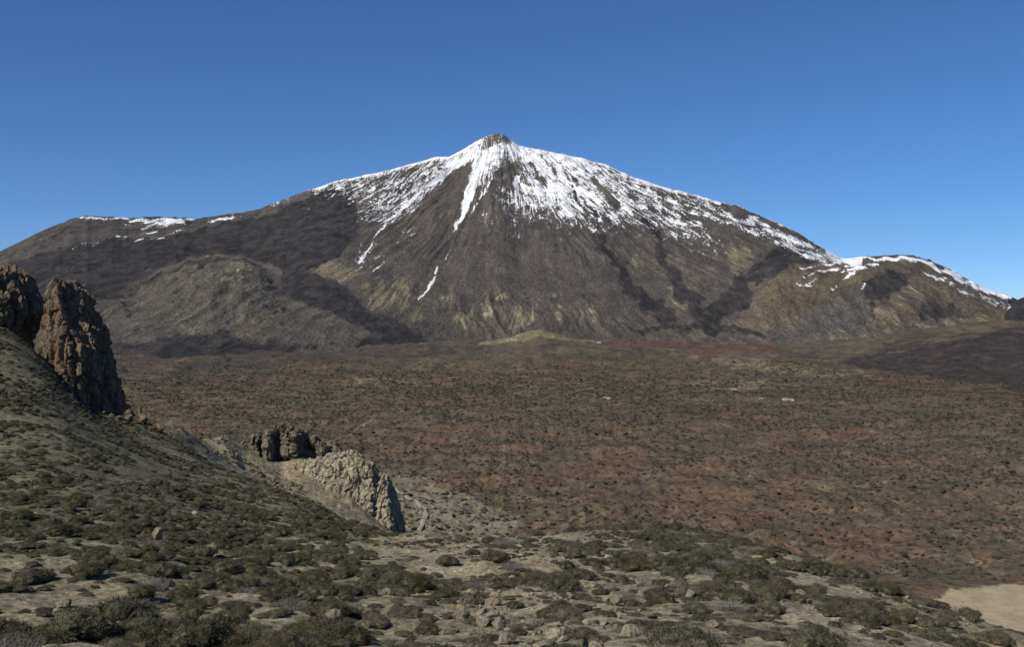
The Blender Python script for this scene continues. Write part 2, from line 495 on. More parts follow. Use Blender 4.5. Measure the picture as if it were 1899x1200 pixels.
# radial gullies: angle about the summit axis
ang = np.arctan2(Xf - XS, 8600 - Df)
rad = np.hypot(Xf - XS, 8600 - Df)
env = np.clip(T, 0, 1) * (1 - sstep(.93, 1.0, T))
aw = ang + (fbm2(Xf / 700, Df / 900, 3, 6) - .5) * .10
Zf = Zf + env * ((fbm2(aw * 15, rad / 1100, 4, 3) - .5) * 66 + (fbm2(Xf / 300, Df / 420, 3, 8) - .5) * 50)
Zf = Zf + sstep(0, .12, T) * (1 - sstep(.97, 1, T)) * (.25 + 1.1 * sstep(.42, .66, fbm2(Xf / 520, Df / 520, 3, 18))) * ((fbm2(aw * 34, rad / 700, 5, 15, ridged=True) - .6) * 30 + (fbm2(aw * 120, rad / 420, 3, 16, ridged=True) - .6) * 9)
pxf, pyf = to_px(Xf, Df, Zf)
# lateral lava tongues and domes standing in front of the cone
rough = (fbm2(Xf / 220 + Df / 900, Df / 420, 4, 55) - .5) * 60 + (fbm2(Xf / 62 - Df / 500, Df / 170, 4, 56, ridged=True) - .6) * 30
def dome(cp, Dcr, Dfr, ruf, p=1.35):
    cp = np.array(cp, float)
    yc = np.interp(pxf, cp[:, 0], cp[:, 1])
    zcr = EYE + (PCY - yc) / FPX * Dcr
    s = np.clip((Df - Dfr) / (Dcr - Dfr), 0, 1)
    front = -40 + (zcr + 40) * (np.sin(s * np.pi / 2) ** p)
    back = zcr - np.clip(Df - Dcr, 0, None) * .25
    z = np.where(Df < Dcr, front, back)
    return np.where(Df < Dfr, -200, z + ruf * sstep(0, .3, s) * np.where(Df < Dcr - 250, 1, .25))
def smax(a, b, k):
    h = np.clip(.5 + .5 * (a - b) / k, 0, 1)
    return b + (a - b) * h + k * h * (1 - h)
Bl = dome([(-400, 640), (60, 600), (150, 560), (230, 520), (300, 492), (390, 474), (450, 482), (500, 508), (560, 545), (640, 588), (720, 632), (780, 660), (2400, 700)], 6500, 4150, rough, p=1.5)
Br = dome([(-400, 700), (1250, 660), (1295, 590), (1340, 545), (1390, 505), (1440, 478), (1490, 474), (1540, 480), (1570, 481), (1610, 477), (1650, 474), (1692, 475),
           (1725, 485), (1760, 500), (1800, 522), (1840, 541), (1882, 556), (1950, 590), (2050, 620), (2400, 640)], 6900, 5100, rough * .8, p=1.2)
Bx = dome([(-400, 700), (1830, 680), (1862, 580), (1875, 562), (1895, 552), (1930, 545), (2100, 520), (2400, 500)], 6000, 5200, rough * .3)
Zf = smax(Zf, Bl, 30)
Zf = smax(Zf, Br, 16)
Zf = smax(Zf, Bx, 8)
Db = Dc[None] + 1800 * tb[:, None] * np.ones_like(u)[None]
crest_top = Zf[-1]
Zb = crest_top[None] - (Db - Dc[None]) * .55
Dm = np.concatenate([Df, Db]); Zm = np.concatenate([Zf, Zb]); Xm = u[None] * Dm
me = grid_mesh('volcano', np.stack([Xm, Dm, Zm], -1), M_VOLC)
px, py = to_px(Xm, Dm, Zm)
# direction along which snow and debris run: away from an axis point above the summit
zap = ZS + 420
fa = np.arctan2(Xm - XS, zap - Zm); fr = np.hypot(Xm - XS, zap - Zm)
fw = (fbm2(Xm / 260, Zm / 260, 4, 63) - .5)
vattr(me, 'flow', np.stack([fa * 34 + fw * 3.0, fr * .0085 + fw * .8, np.zeros_like(fa)], -1))
w1 = (fbm2(px / 22, py / 22, 4, 61) - .5); w2 = (fbm2(px / 22, py / 22, 4, 62) - .5)
qx, qy = px + w1 * 16, py + w2 * 12
lx, ly = px + w1 * 44, py + w2 * 30
mx_, my_ = px + w1 * 26, py + w2 * 18
dep = py - np.interp(px, sk[:, 0], sk[:, 1])
full = np.array([(500, -30, 6), (560, -24, 6), (600, -16, 18), (640, -4, 34), (680, 4, 74), (720, 8, 120), (760, 12, 130), (800, 18, 120), (835, 22, 95), (870, 28, 95),
                 (900, 44, 120), (940, 36, 150), (980, 60, 140), (1030, 64, 135), (1080, 62, 135), (1120, 46, 125), (1160, 28, 105), (1200, 20, 95), (1250, 18, 100),
                 (1300, 16, 100), (1350, 14, 80), (1400, 20, 55), (1450, 22, 50), (1500, 18, 42), (1545, 8, 20), (1570, 2, 10), (1620, -20, -5)], float)
fd = np.interp(px, full[:, 0], full[:, 1], left=-60, right=-60); ed = np.interp(px, full[:, 0], full[:, 2], left=-40, right=-20)
snow = 1.0 - np.clip((dep - fd) / np.maximum(ed - fd, 1), 0, 2.2) * .92
snow = np.where(px > 1600, -1, snow)
snow = np.clip(snow, -.9, 1.15)
cap = np.interp(px, [560, 620, 700, 790, 830, 870, 1060, 1130, 1180, 1250, 1400, 1560], [.36, .40, .38, .44, .56, .80, .80, .56, .44, .40, .40, .55])
cap = np.maximum(cap, np.where((px > 880) & (px < 958), -1, 1.0 - dep / 9))
snow = np.minimum(snow, cap)
# bare ground inside the snow cap
bare = np.maximum.reduce([
    .0 * px,
    poly(qx, qy, [(878, 300), (866, 330), (852, 362), (842, 400), (836, 430), (700, 470), (640, 500), (730, 425), (790, 372), (840, 322)], 9),
    .62 * poly(qx, qy, [(935, 285), (970, 300), (985, 340), (950, 345), (925, 340), (905, 372), (880, 420), (890, 360), (920, 310)], 14),
    .8 * poly(qx, qy, [(1340, 380), (1365, 380), (1440, 412), (1530, 462), (1440, 428), (1370, 400)], 8),
    .9 * poly(qx, qy, [(1290, 395), (1370, 425), (1450, 462), (1400, 470), (1330, 440)], 10)])
snow = snow - bare * 1.15
def S(pts, amt=1.0, soft=4.5):
    global snow
    snow = np.maximum(snow, stroke(qx, qy, pts, max(soft * 1.5, 4.0)) * (amt * 1.25 + .8) - .8)
S([(912, 276, 9), (893, 305, 11), (880, 330, 9), (868, 368, 9), (852, 404, 6), (840, 432, 3)])
S([(930, 300, 4), (905, 340, 4), (880, 385, 3), (862, 412, 2)], .7)
S([(862, 296, 10), (822, 322, 8), (784, 352, 6), (740, 392, 5), (712, 418, 4), (690, 450, 3), (674, 472, 3), (668, 492, 2)], .9)
S([(800, 312, 4), (770, 350, 3), (752, 380, 3), (735, 400, 2)], .7)
S([(700, 350, 4), (665, 380, 4)], .35)
S([(668, 440, 5), (664, 500, 3)], .35)
S([(812, 496, 3), (800, 525, 3), (790, 545, 3), (777, 559, 2)], .95, 1.8)
S([(836, 436, 3), (826, 455, 2), (815, 478, 2)], .5)
S([(745, 440, 2), (727, 456, 2)], .8, 1.5)
S([(720, 485, 3), (690, 500, 3)], .4)
S([(958, 330, 10), (955, 365, 7), (962, 392, 3)], .8)
S([(1000, 290, 16), (1040, 320, 10), (1072, 350, 5), (1090, 390, 3), (1102, 410, 2)], .75)
snow = snow - .9 * np.maximum.reduce([stroke(qx, qy, [(1040, 300, 1), (1062, 345, 1.5), (1088, 400, 2.5)], 3), stroke(qx, qy, [(1052, 312, 1), (1078, 350, 2), (1104, 405, 3)], 3), stroke(qx, qy, [(1005, 285, 1), (1030, 320, 2)], 3), stroke(qx, qy, [(985, 300, 2), (1010, 340, 4)], 5), stroke(qx, qy, [(1100, 330, 2), (1140, 380, 5)], 6)])
S([(1078, 350, 3), (1108, 398, 2), (1125, 430, 2)], .9, 1.6)
S([(1052, 400, 3), (1055, 428, 3)], .45)
S([(955, 400, 8), (960, 440, 5)], .25)
S([(1130, 330, 9), (1200, 360, 9), (1270, 385, 8), (1330, 405, 6), (1400, 428, 6), (1460, 452, 6), (1540, 476, 4)], .42)
S([(1190, 395, 4), (1260, 410, 4), (1320, 440, 4)], .35)
S([(1180, 380, 3), (1182, 432, 2)], .4)
S([(1390, 405, 9), (1440, 432, 10), (1500, 458, 8), (1552, 480, 5)], .5)
top_bare = poly(qx, qy, [(890, 268), (898, 252), (910, 240), (936, 240), (948, 256), (952, 266), (930, 264), (908, 272), (894, 276)], 7)
snow = snow - .68 * top_bare
# old crater shoulder on the left
S([(152, 403, 3), (205, 404, 4), (240, 406, 3)], .6, 3)
S([(225, 416, 5), (270, 424, 5), (330, 420, 4)], .3, 5)
S([(238, 410, 5), (290, 411, 10), (330, 411, 10), (362, 407, 4)], .6, 6)
S([(262, 421, 3), (320, 419, 3)], .5)
S([(384, 409, 3), (420, 405, 7), (455, 396, 3)], .65, 5)
for a in ([(150, 452), (190, 446)], [(130, 463), (180, 452)], [(215, 440), (290, 428)], [(250, 446), (300, 438)], [(300, 434), (350, 424)], [(95, 437), (112, 430)]):
    S([(a[0][0], a[0][1], 2.4), (a[1][0], a[1][1], 2.4)], .5, 2.5)
S([(420, 470, 2), (400, 480, 2)], .3); S([(445, 505, 6), (460, 525, 3)], .35, 3); S([(380, 478, 3), (392, 474, 2)], .3); S([(320, 500, 4), (295, 510, 3)], .1, 3)
# pale dome on the right
for a in ([(1480, 500), (1530, 490), (1575, 484)], [(1490, 515), (1540, 502), (1590, 490)], [(1495, 528), (1520, 518)],
          [(1545, 540), (1572, 515), (1595, 495)], [(1600, 536), (1608, 520)], [(1480, 528), (1510, 530)], [(1560, 505), (1630, 486)]):
    S([(q[0], q[1], 3.4) for q in a], .66, 4)
S([(1560, 482, 3), (1620, 478, 4), (1700, 481, 5), (1725, 489, 4)], 1.0)
for (x_, y_, r_, a_) in [(760, 430, 40, .12), (900, 400, 40, .16), (960, 430, 30, .2), (1060, 430, 24, .16), (690, 400, 44, .42), (690, 460, 26, .35), (1160, 400, 50, .2), (1280, 430, 50, .2), (1330, 450, 40, .2), (830, 470, 40, .1), (700, 480, 36, .16), (560, 380, 40, .1), (1000, 390, 60, .2)]:
    snow = np.maximum(snow, -.75 + (a_ + .72) * np.exp(-((px - x_) / r_) ** 2 - ((py - y_) / r_ / .8) ** 2))
S([(1690, 500, 6), (1740, 515, 9), (1800, 545, 10), (1866, 568, 8)], .38, 7)
S([(1722, 490, 4), (1770, 510, 8), (1830, 540, 8), (1875, 556, 5)], .72, 6)
snow = np.where((Dm < 5300), -1, snow)
fattr(me, 'snow', snow)
lava = np.maximum.reduce([
    1.0 * poly(mx_, my_, [(0, 490), (160, 450), (330, 432), (480, 400), (600, 352), (650, 350), (668, 420), (640, 470), (600, 490), (580, 499), (635, 530), (685, 573), (771, 612), (744, 627), (654, 642),
                  (690, 620), (635, 590), (576, 567), (514, 545), (520, 500), (459, 480), (404, 471), (322, 483), (256, 526), (213, 557), (120, 560), (0, 540)], 7),
    .45 * poly(mx_, my_, [(-400, 640), (-100, 500), (0, 460), (130, 400), (480, 384), (480, 402), (160, 455), (0, 495), (-300, 640)], 8),
    .9 * stroke(lx, ly, [(1060, 340, 4), (1092, 400, 7), (1132, 470, 12), (1180, 540, 16), (1240, 596, 20)], 8),
    .8 * stroke(lx, ly, [(1190, 390, 9), (1215, 450, 10), (1250, 520, 13), (1305, 590, 16)], 8),
    1.0 * poly(lx, ly, [(1450, 455), (1520, 478), (1480, 490), (1400, 520), (1380, 570), (1330, 600), (1270, 612), (1330, 555), (1390, 495)], 8),
    .9 * poly(lx, ly, [(1140, 612), (1260, 600), (1330, 600), (1440, 628), (1300, 618)], 5),
    .4 * poly(lx, ly, [(670, 330), (780, 320), (730, 400), (660, 500), (640, 480)], 16),
    .8 * poly(lx, ly, [(1600, 520), (1650, 500), (1690, 515), (1620, 585)], 8),
    .6 * poly(lx, ly, [(1700, 560), (1780, 560), (1800, 590), (1700, 600)], 8),
    .9 * poly(lx, ly, [(1858, 560), (1990, 530), (1990, 640), (1870, 612)], 4),
    .6 * stroke(lx, ly, [(420, 480, 3), (330, 492, 5), (270, 530, 5), (215, 560, 5), (240, 590, 3), (290, 625, 3)], 4),
    .7 * poly(lx, ly, [(200, 640), (400, 610), (440, 625), (640, 640), (500, 665), (200, 690)], 12),
    .85 * poly(lx, ly, [(640, 640), (700, 605), (780, 612), (800, 632), (720, 650)], 6)])
fattr(me, 'lava', lava)
tan = np.zeros_like(px)
for (x, y, rx, ry, a) in [(918, 260, 34, 14, .36), (850, 590, 30, 10, .5), (1090, 590, 26, 12, .4), (680, 548, 14, 20, .6), (612, 502, 26, 16, .9), (640, 512, 22, 12, .9), (700, 535, 8, 34, .9), (722, 552, 20, 16, .9), (745, 540, 12, 22, .7), (780, 585, 18, 18, .8), (872, 592, 14, 14, .8),
                          (905, 562, 12, 22, .75), (932, 545, 5, 14, .7), (955, 585, 10, 30, .65), (985, 592, 26, 14, .7), (1013, 560, 5, 18, .6), (1030, 545, 8, 6, .8), (1035, 585, 8, 20, .6),
                          (830, 555, 20, 10, .4), (1370, 480, 22, 24, .85), (1265, 545, 30, 36, .5), (1180, 500, 20, 30, .3), (440, 500, 32, 18, .65), (500, 470, 22, 10, .55), (400, 478, 22, 6, .6),
                          (1120, 350, 24, 14, .5), (1000, 345, 26, 10, .5), (1700, 545, 30, 30, .5), (1650, 575, 30, 30, .45), (560, 590, 60, 20, .28), (330, 600, 60, 20, .25), (1560, 640, 110, 22, .45),
                          (1650, 600, 60, 20, .35), (1790, 600, 60, 16, .45)]:
    r2 = ((qx + w1 * 14 - x) / rx) ** 2 + ((qy + w2 * 14 - y) / ry) ** 2
    tan = np.maximum(tan, a * np.exp(-r2 * .8))
fattr(me, 'tan', tan)
fattr(me, 'ochre', np.maximum.reduce([
    .62 * poly(lx, ly, [(1470, 495), (1560, 490), (1620, 500), (1540, 560), (1450, 605), (1385, 610), (1385, 570), (1420, 525)], 12),
    .45 * poly(lx, ly, [(1640, 480), (1720, 490), (1870, 570), (1850, 610), (1740, 600), (1700, 540)], 10),
    .6 * poly(lx, ly, [(1620, 560), (1660, 545), (1710, 600), (1620, 610)], 8),
    .5 * poly(lx, ly, [(420, 610), (470, 580), (540, 560), (500, 610), (450, 635)], 10)]))
fattr(me, 'olv', np.maximum(.42 * poly(mx_, my_, [(205, 560), (260, 525), (330, 485), (404, 473), (459, 482), (512, 505), (510, 548), (576, 568), (640, 592), (690, 625), (640, 645), (420, 650), (250, 620)], 12),
                            .5 * poly(lx, ly, [(1420, 640), (1560, 620), (1720, 620), (1700, 660), (1450, 668)], 10)))
fattr(me, 'gray', np.maximum(.8 * poly(lx, ly, [(1500, 560), (1600, 545), (1680, 590), (1800, 620), (1700, 650), (1400, 650), (1430, 610)], 12),
                             .5 * poly(lx, ly, [(210, 560), (330, 500), (480, 490), (640, 590), (760, 650), (200, 680)], 14)))
volcano = tag(link('volcano', me), 'tall volcanic mountain with snow-streaked summit cone, lava flows and side domes', kind='structure')

# ------------------------------------------------------------------ the hillside we stand on
HC = []
def hcol(x, lst):
    for y, d in lst: HC.append(((x - PCX) / FPX, d, (y - PCY) / FPX))
near = [(1900, 2.7), (1480, 6), (1290, 12)]
hcol(-560, near + [(1200, 20), (1000, 42), (800, 90), (600, 150), (470, 210), (440, 260), (800, 420), (1330, 520)])
hcol(-200, near + [(1200, 20), (1100, 31), (1000, 48), (900, 80), (800, 118), (700, 160), (600, 198), (560, 230), (640, 280), (1330, 520)])
hcol(0, near + [(1200, 20), (1100, 32), (1000, 50), (900, 85), (800, 125), (700, 170), (618, 205), (606, 222), (680, 270), (1330, 500)])
hcol(100, near + [(1200, 20), (1100, 32), (1000, 49), (900, 82), (800, 130), (720, 180), (690, 205), (682, 218), (790, 275), (1340, 480)])
hcol(170, near + [(1200, 20), (1100, 32), (1000, 50), (910, 82), (830, 132), (770, 190), (755, 212), (840, 270), (1340, 470)])
hcol(230, near + [(1200, 20), (1100, 32), (1000, 52), (920, 85), (850, 135), (795, 192), (775, 214), (860, 265), (1340, 460)])
hcol(300, near + [(1200, 20.5), (1100, 33), (1000, 54), (930, 88), (870, 140), (815, 190), (798, 208), (900, 260), (1340, 450)])
hcol(400, near + [(1200, 21), (1100, 35), (1020, 54), (960, 86), (900, 140), (868, 182), (866, 194), (950, 240), (1340, 440)])
hcol(500, near + [(1200, 21), (1100, 37), (1030, 56), (970, 92), (925, 140), (905, 172), (906, 182), (990, 225), (1340, 430)])
hcol(600, near + [(1200, 21.5), (1100, 39), (1040, 57), (990, 88), (955, 128), (946, 148), (952, 158), (1060, 205), (1350, 420)])
hcol(700, near + [(1200, 22), (1100, 41), (1045, 58), (1005, 85), (986, 112), (990, 124), (1090, 170), (1360, 410)])
for x, yr, dr in ((780, 990, 92), (900, 996, 88), (1050, 987, 91), (1200, 985, 92), (1300, 991, 90)):
    hcol(x, near + [(1200, 22.5), (1100, 42), (1045, 60), (yr, dr), (yr + 14, dr * 1.1), (1130, dr * 1.6), (1380, 405)])
hcol(1400, near + [(1200, 23), (1100, 44), (1050, 63), (1015, 85), (1032, 94), (1150, 140), (1380, 400)])
hcol(1500, near + [(1200, 24.5), (1120, 42), (1070, 62), (1046, 80), (1065, 89), (1170, 132), (1385, 395)])
hcol(1600, near + [(1210, 26), (1140, 42), (1095, 60), (1077, 74), (1098, 83), (1200, 125), (1390, 390)])
hcol(1700, near + [(1230, 26), (1165, 42), (1125, 56), (1110, 66), (1135, 75), (1230, 115), (1400, 385)])
hcol(1800, near + [(1250, 26), (1195, 40), (1165, 50), (1152, 58), (1178, 66), (1270, 105), (1410, 380)])
hcol(1880, near + [(1280, 26), (1215, 38), (1188, 46), (1180, 52), (1206, 60), (1300, 95), (1420, 375)])
hcol(2000, near + [(1330, 24), (1260, 34), (1235, 44), (1270, 55), (1360, 90), (1430, 370)])
hcol(2300, near + [(1400, 24), (1360, 36), (1400, 60), (1480, 350)])
hill_rbf = RBF(HC, .05, 3.0)

def hill_z(X, Y, rough=True):
    X = np.asarray(X, float); Y = np.asarray(Y, float)
    z = EYE - hill_rbf(X / Y, Y) * Y
    if rough:
        z = z + (fbm2(X / 9, Y / 9, 4, 101) - .5) * 1.1 + (fbm2(X / 1.6, Y / 1.6, 4, 102) - .5) * .42
    return z

NC, NR = 640, 380
u = np.linspace(-.74, .74, NC)
D = np.concatenate([np.geomspace(2.7, 16, 25), np.geomspace(16.4, 225, 310), np.geomspace(230, 500, NR - 335)])
U, DD = np.meshgrid(u, D)
X = U * DD
Z = hill_z(X, DD)
me = grid_mesh('hillside', np.stack([X, DD, Z], -1), M_HILL)
px, py = to_px(X, DD, Z)
wx = px + (fbm2(X / 3, DD / 3, 4, 131) - .5) * 110; wy = py + (fbm2(X / 3, DD / 3, 4, 132) - .5) * 36
fattr(me, 'sand', np.maximum.reduce([
    poly(wx, wy, [(1440, 1065), (1545, 1066), (1545, 1100), (1460, 1098)], 8), poly(wx, wy, [(1440, 1130), (1530, 1125), (1540, 1160), (1460, 1165)], 8),
    poly(wx, wy, [(1570, 1150), (1760, 1165), (1780, 1200), (1600, 1180)], 6), poly(wx, wy, [(1700, 1185), (1960, 1190), (1960, 1290), (1780, 1290)], 8),
    .35 * poly(wx, wy, [(640, 1040), (780, 1010), (1020, 1000), (1160, 1030), (1120, 1110), (900, 1120), (700, 1090)], 25)]))
fattr(me, 'olive', np.maximum(sstep(1010, 940, wy + (px - 300) * .02) * sstep(820, 640, px) * .75 * (1 - .5 * poly(wx, wy, [(250, 760), (420, 870), (560, 935), (500, 960), (330, 850)], 20)), .25 * sstep(700, 300, px)))
hillside = tag(link('hillside', me), 'shrubby beige slope dropping from the viewpoint and rising to rocks on the left', kind='structure')

# ------------------------------------------------------------------ the lower spur with the pale rock
SP = []
def spt(x, y, d): SP.append(((x - PCX) / FPX, d, (EYE + (PCY - y) / FPX * d) / 50.0))
def spz(x, z, d): SP.append(((x - PCX) / FPX, d, z / 50.0))
for x, y, d in [(20, 790, 590), (100, 790, 600), (230, 786, 610), (330, 793, 630), (420, 812, 670), (480, 838, 685), (560, 850, 692), (640, 872, 688), (700, 920, 680),
                (100, 900, 480), (230, 895, 490), (330, 862, 530), (420, 878, 575), (500, 905, 600), (560, 932, 600), (620, 952, 600), (680, 976, 603), (728, 994, 612),
                (520, 880, 655), (560, 893, 648), (600, 915, 640), (640, 936, 634), (680, 958, 630), (720, 986, 628), (450, 850, 650), (400, 835, 635), (756, 992, 680)]:
    spt(x, y, d)
for x in (20, 230, 420, 600):
    spz(x, -6, 860); spz(x, -14, 1000); spz(x, 20, 400)
for x, d in ((700, 800), (760, 760), (790, 720), (800, 840), (860, 700), (860, 900), (700, 1000), (950, 700), (950, 1000), (860, 450), (950, 450)):
    spz(x, -3 if x < 850 else -8, d)
spz(745, 3, 760); spz(720, 15, 540); spz(720, -6, 900); spz(785, 4, 640)
spur_rbf = RBF(SP, .04, 3.0)
def spur_z(X, Y):
    X = np.asarray(X, float); Y = np.asarray(Y, float)
    z = spur_rbf(X / Y, Y) * 50
    return z + (fbm2(X / 40, Y / 40, 4, 201) - .5) * 6 + (fbm2(X / 9, Y / 9, 4, 202, ridged=True) - .55) * 2.8
u = np.linspace((0 - PCX) / FPX, (960 - PCX) / FPX, 380); D = np.linspace(400, 1000, 210)
U, DD = np.meshgrid(u, D); X = U * DD
Z = spur_z(X, DD)
me = grid_mesh('spur', np.stack([X, DD, Z], -1), M_SPUR)
px, py = to_px(X, DD, Z)
fattr(me, 'sand', .45 * poly(px, py, [(520, 900), (580, 905), (680, 965), (750, 995), (700, 1000), (600, 945)], 10))
fattr(me, 'olive', np.maximum(.9 * poly(px, py, [(760, 900), (960, 900), (960, 1000), (790, 1000)], 20), .5 * sstep(430, 330, px)))
tag(link('spur', me), 'pale scree spur below the hillside carrying the tuff rock and brown cliffs', kind='structure')

def ground_z(X, Y):
    return np.maximum(spur_z(X, Y), plain_z(X, Y))

# dirt track round the end of the pale rock
tp = np.array([P(742, 998, 715), P(757, 980, 752), P(778, 964, 800), P(790, 950, 850), P(786, 938, 890), P(765, 922, 930), P(738, 905, 980), P(715, 890, 1040)])
n = 90
s = np.linspace(0, len(tp) - 1, n)
cx = np.interp(s, range(len(tp)), tp[:, 0]); cy = np.interp(s, range(len(tp)), tp[:, 1])
for _ in range(6):
    cx[1:-1] = (cx[:-2] + cx[1:-1] * 2 + cx[2:]) / 4; cy[1:-1] = (cy[:-2] + cy[1:-1] * 2 + cy[2:]) / 4
tx = np.gradient(cx); ty = np.gradient(cy); L = np.hypot(tx, ty); nx, ny = -ty / L, tx / L
V = np.zeros((n, 7, 3))
for k in range(7):
    o = (k - 3) / 3 * (1.9 + .4 * np.sin(s * 5 + k))
    V[:, k, 0] = cx + nx * o; V[:, k, 1] = cy + ny * o
V[:, :, 2] = np.maximum(ground_z(V[:, :, 0], V[:, :, 1]), -1) .mean(1, keepdims=True) + .9 - .06 * np.abs(np.arange(7) - 3)[None] ** 1.5
t_ = NT('track dust'); pp = t_.pos()
M_TRACK = t_.done(t_.mix(t_.ramp(t_.noise(pp, .6, 4), .3, .7), (.23, .20, .145), (.32, .285, .21)))
tag(link('dirt_track', grid_mesh('dirt_track', V, M_TRACK)), 'pale dirt track bending round the end of the light rock', kind='structure')

# ------------------------------------------------------------------ rocks
def displace_rock(V, kind, seed, wrap=True):
    gs = np.gradient(V, axis=1) if not wrap else (np.roll(V, -1, 1) - np.roll(V, 1, 1))
    gt = np.gradient(V, axis=0)
    N = np.cross(gs, gt); N /= np.linalg.norm(N, axis=2, keepdims=True) + 1e-9
    x, y, z = V[..., 0], V[..., 1], V[..., 2]
    wx = x + (fbm3(x / 4, y / 4, z / 4, 3, seed + 5) - .5) * 3; wy = y + (fbm3(x / 4, y / 4, z / 4, 3, seed + 6) - .5) * 3
    if kind == 'basalt':
        f1, f2, cr = worley3(wx / 2.0, wy / 2.0, z / 6.5, seed)
        g1, g2, cg = worley3(wx / .9, wy / .9, z / 1.7, seed + 30)
        d = -.1 + (cr - .5) * 1.5 - .8 * (1 - sstep(0, .14, f2 - f1)) + (cg - .5) * .45 - .22 * (1 - sstep(0, .16, g2 - g1))
        d = d + (fbm3(x / 6, y / 6, z / 12, 4, seed + 9) - .5) * 3.2
    elif kind == 'tuff':
        f1, f2, cr = worley3(wx / 4.2, wy / 4.2, z / 11.0, seed)
        g1, g2, cg = worley3(wx / 2.0, wy / 2.0, z / 2.2, seed + 30)
        d = 2.0 * (cr - .4) + .8 * (.55 - f1) - 2.0 * (1 - sstep(0, .10, f2 - f1)) * (cr > .35) + .9 * (.5 - g1) + .6 * (cg - .5) - 1.2 * (cg > .82)
        d = d + (fbm3(x / 12, y / 12, z / 22, 4, seed + 9) - .5) * 8
    else:
        f1, f2, cr = worley3(wx / 5, wy / 5, z / 8, seed)
        g1, g2, cg = worley3(wx / 2.0, wy / 2.0, z / 3.2, seed + 30)
        d = 4.2 * (cr - .5) - 1.6 * (1 - sstep(0, .14, f2 - f1)) + 1.2 * (cg - .5) - .5 * (1 - sstep(0, .16, g2 - g1))
        d = d + (fbm3(x / 14, y / 14, z / 22, 4, seed + 9) - .5) * 6
    return V + N * d[..., None], d

def pillar(name, lev, D, depth, kind, seed, mat, nr=200, nt=240, expn=1.35, rot=0.15, skew=0.0, jag=0.0):
    lev = np.array(lev, float)
    t = np.linspace(0, 1, nr) ** 1.0
    ys = lev[0, 0] + (lev[-1, 0] - lev[0, 0]) * t
    xl = np.interp(ys, lev[:, 0], lev[:, 1]); xr = np.interp(ys, lev[:, 0], lev[:, 2])
    cx = ((xl + xr) / 2 - PCX) / FPX * D; hw = (xr - xl) / 2 / FPX * D
    zz = EYE + (PCY - ys) / FPX * D
    th = np.linspace(0, 2 * np.pi, nt, endpoint=False)
    c, s_ = np.cos(th), np.sin(th)
    r = (np.abs(c) ** expn + np.abs(s_) ** expn) ** (-1 / expn)
    a, b = r * c, r * s_
    a = a + skew * np.where(b < 0, -b, 0)                  # pull the front edge sideways
    V = np.zeros((nr, nt, 3))
    V[..., 0] = cx[:, None] + hw[:, None] * a[None]
    V[..., 1] = D + depth * (hw / hw.max())[:, None] ** .6 * b[None]
    V[..., 2] = zz[:, None]
    W, d = displace_rock(V[::-1], kind, seed)
    W = W[::-1]
    if jag:
        f1, f2, cr = worley3(V[..., 0] / 1.4, V[..., 1] / 1.4, V[..., 2] * 0, seed + 77)
        W[..., 2] += (cr - .5) * jag * (1 - sstep(0, .35, t))[:, None]
    verts = W.reshape(-1, 3); faces = grid_faces(nr, nt, True)
    top = len(verts)
    verts = np.vstack([verts, W[0].mean(0)[None]])
    i = np.arange(nt); j = (i + 1) % nt
    tri = np.stack([i, np.full(nt, top), np.full(nt, top), j], 1)
    tri = np.stack([j, i, np.full(nt, top), np.full(nt, top)], 1)
    me = bpy.data.meshes.new(name)
    allf = [tuple(f[::-1]) for f in faces.tolist()] + [(int(a_), int(b_), top) for a_, b_ in zip(i, j)]
    me.from_pydata(verts.tolist(), [], allf)
    me.materials.append(mat); me.update()
    return link(name, me)

o = pillar('rock_pillar', [(524, 116, 128), (528, 103, 140), (536, 95, 149), (550, 87, 158), (575, 83, 170), (598, 80, 180), (612, 78, 196), (640, 75, 205), (670, 72, 209), (700, 70, 214),
                           (730, 75, 222), (760, 92, 232), (800, 100, 244), (850, 100, 250)], 216, 12.5, 'basalt', 3, M_BASALT, 240, 280, 1.3, skew=.42)
tag(o, 'tall tapering brown basalt pillar standing free on the left hillside', 'rock')
o = pillar('rock_outcrop', [(497, -40, 12), (501, -60, 30), (510, -75, 44), (520, -90, 54), (540, -100, 64), (556, -110, 76), (575, -115, 82), (598, -120, 78), (625, -120, 62), (660, -120, 60)],
           228, 11.0, 'basalt', 9, M_BASALT, 150, 260, 1.5, skew=.3, jag=3.0)
tag(o, 'jagged columnar basalt outcrop beside the tall pillar, cut by the edge', 'rock')

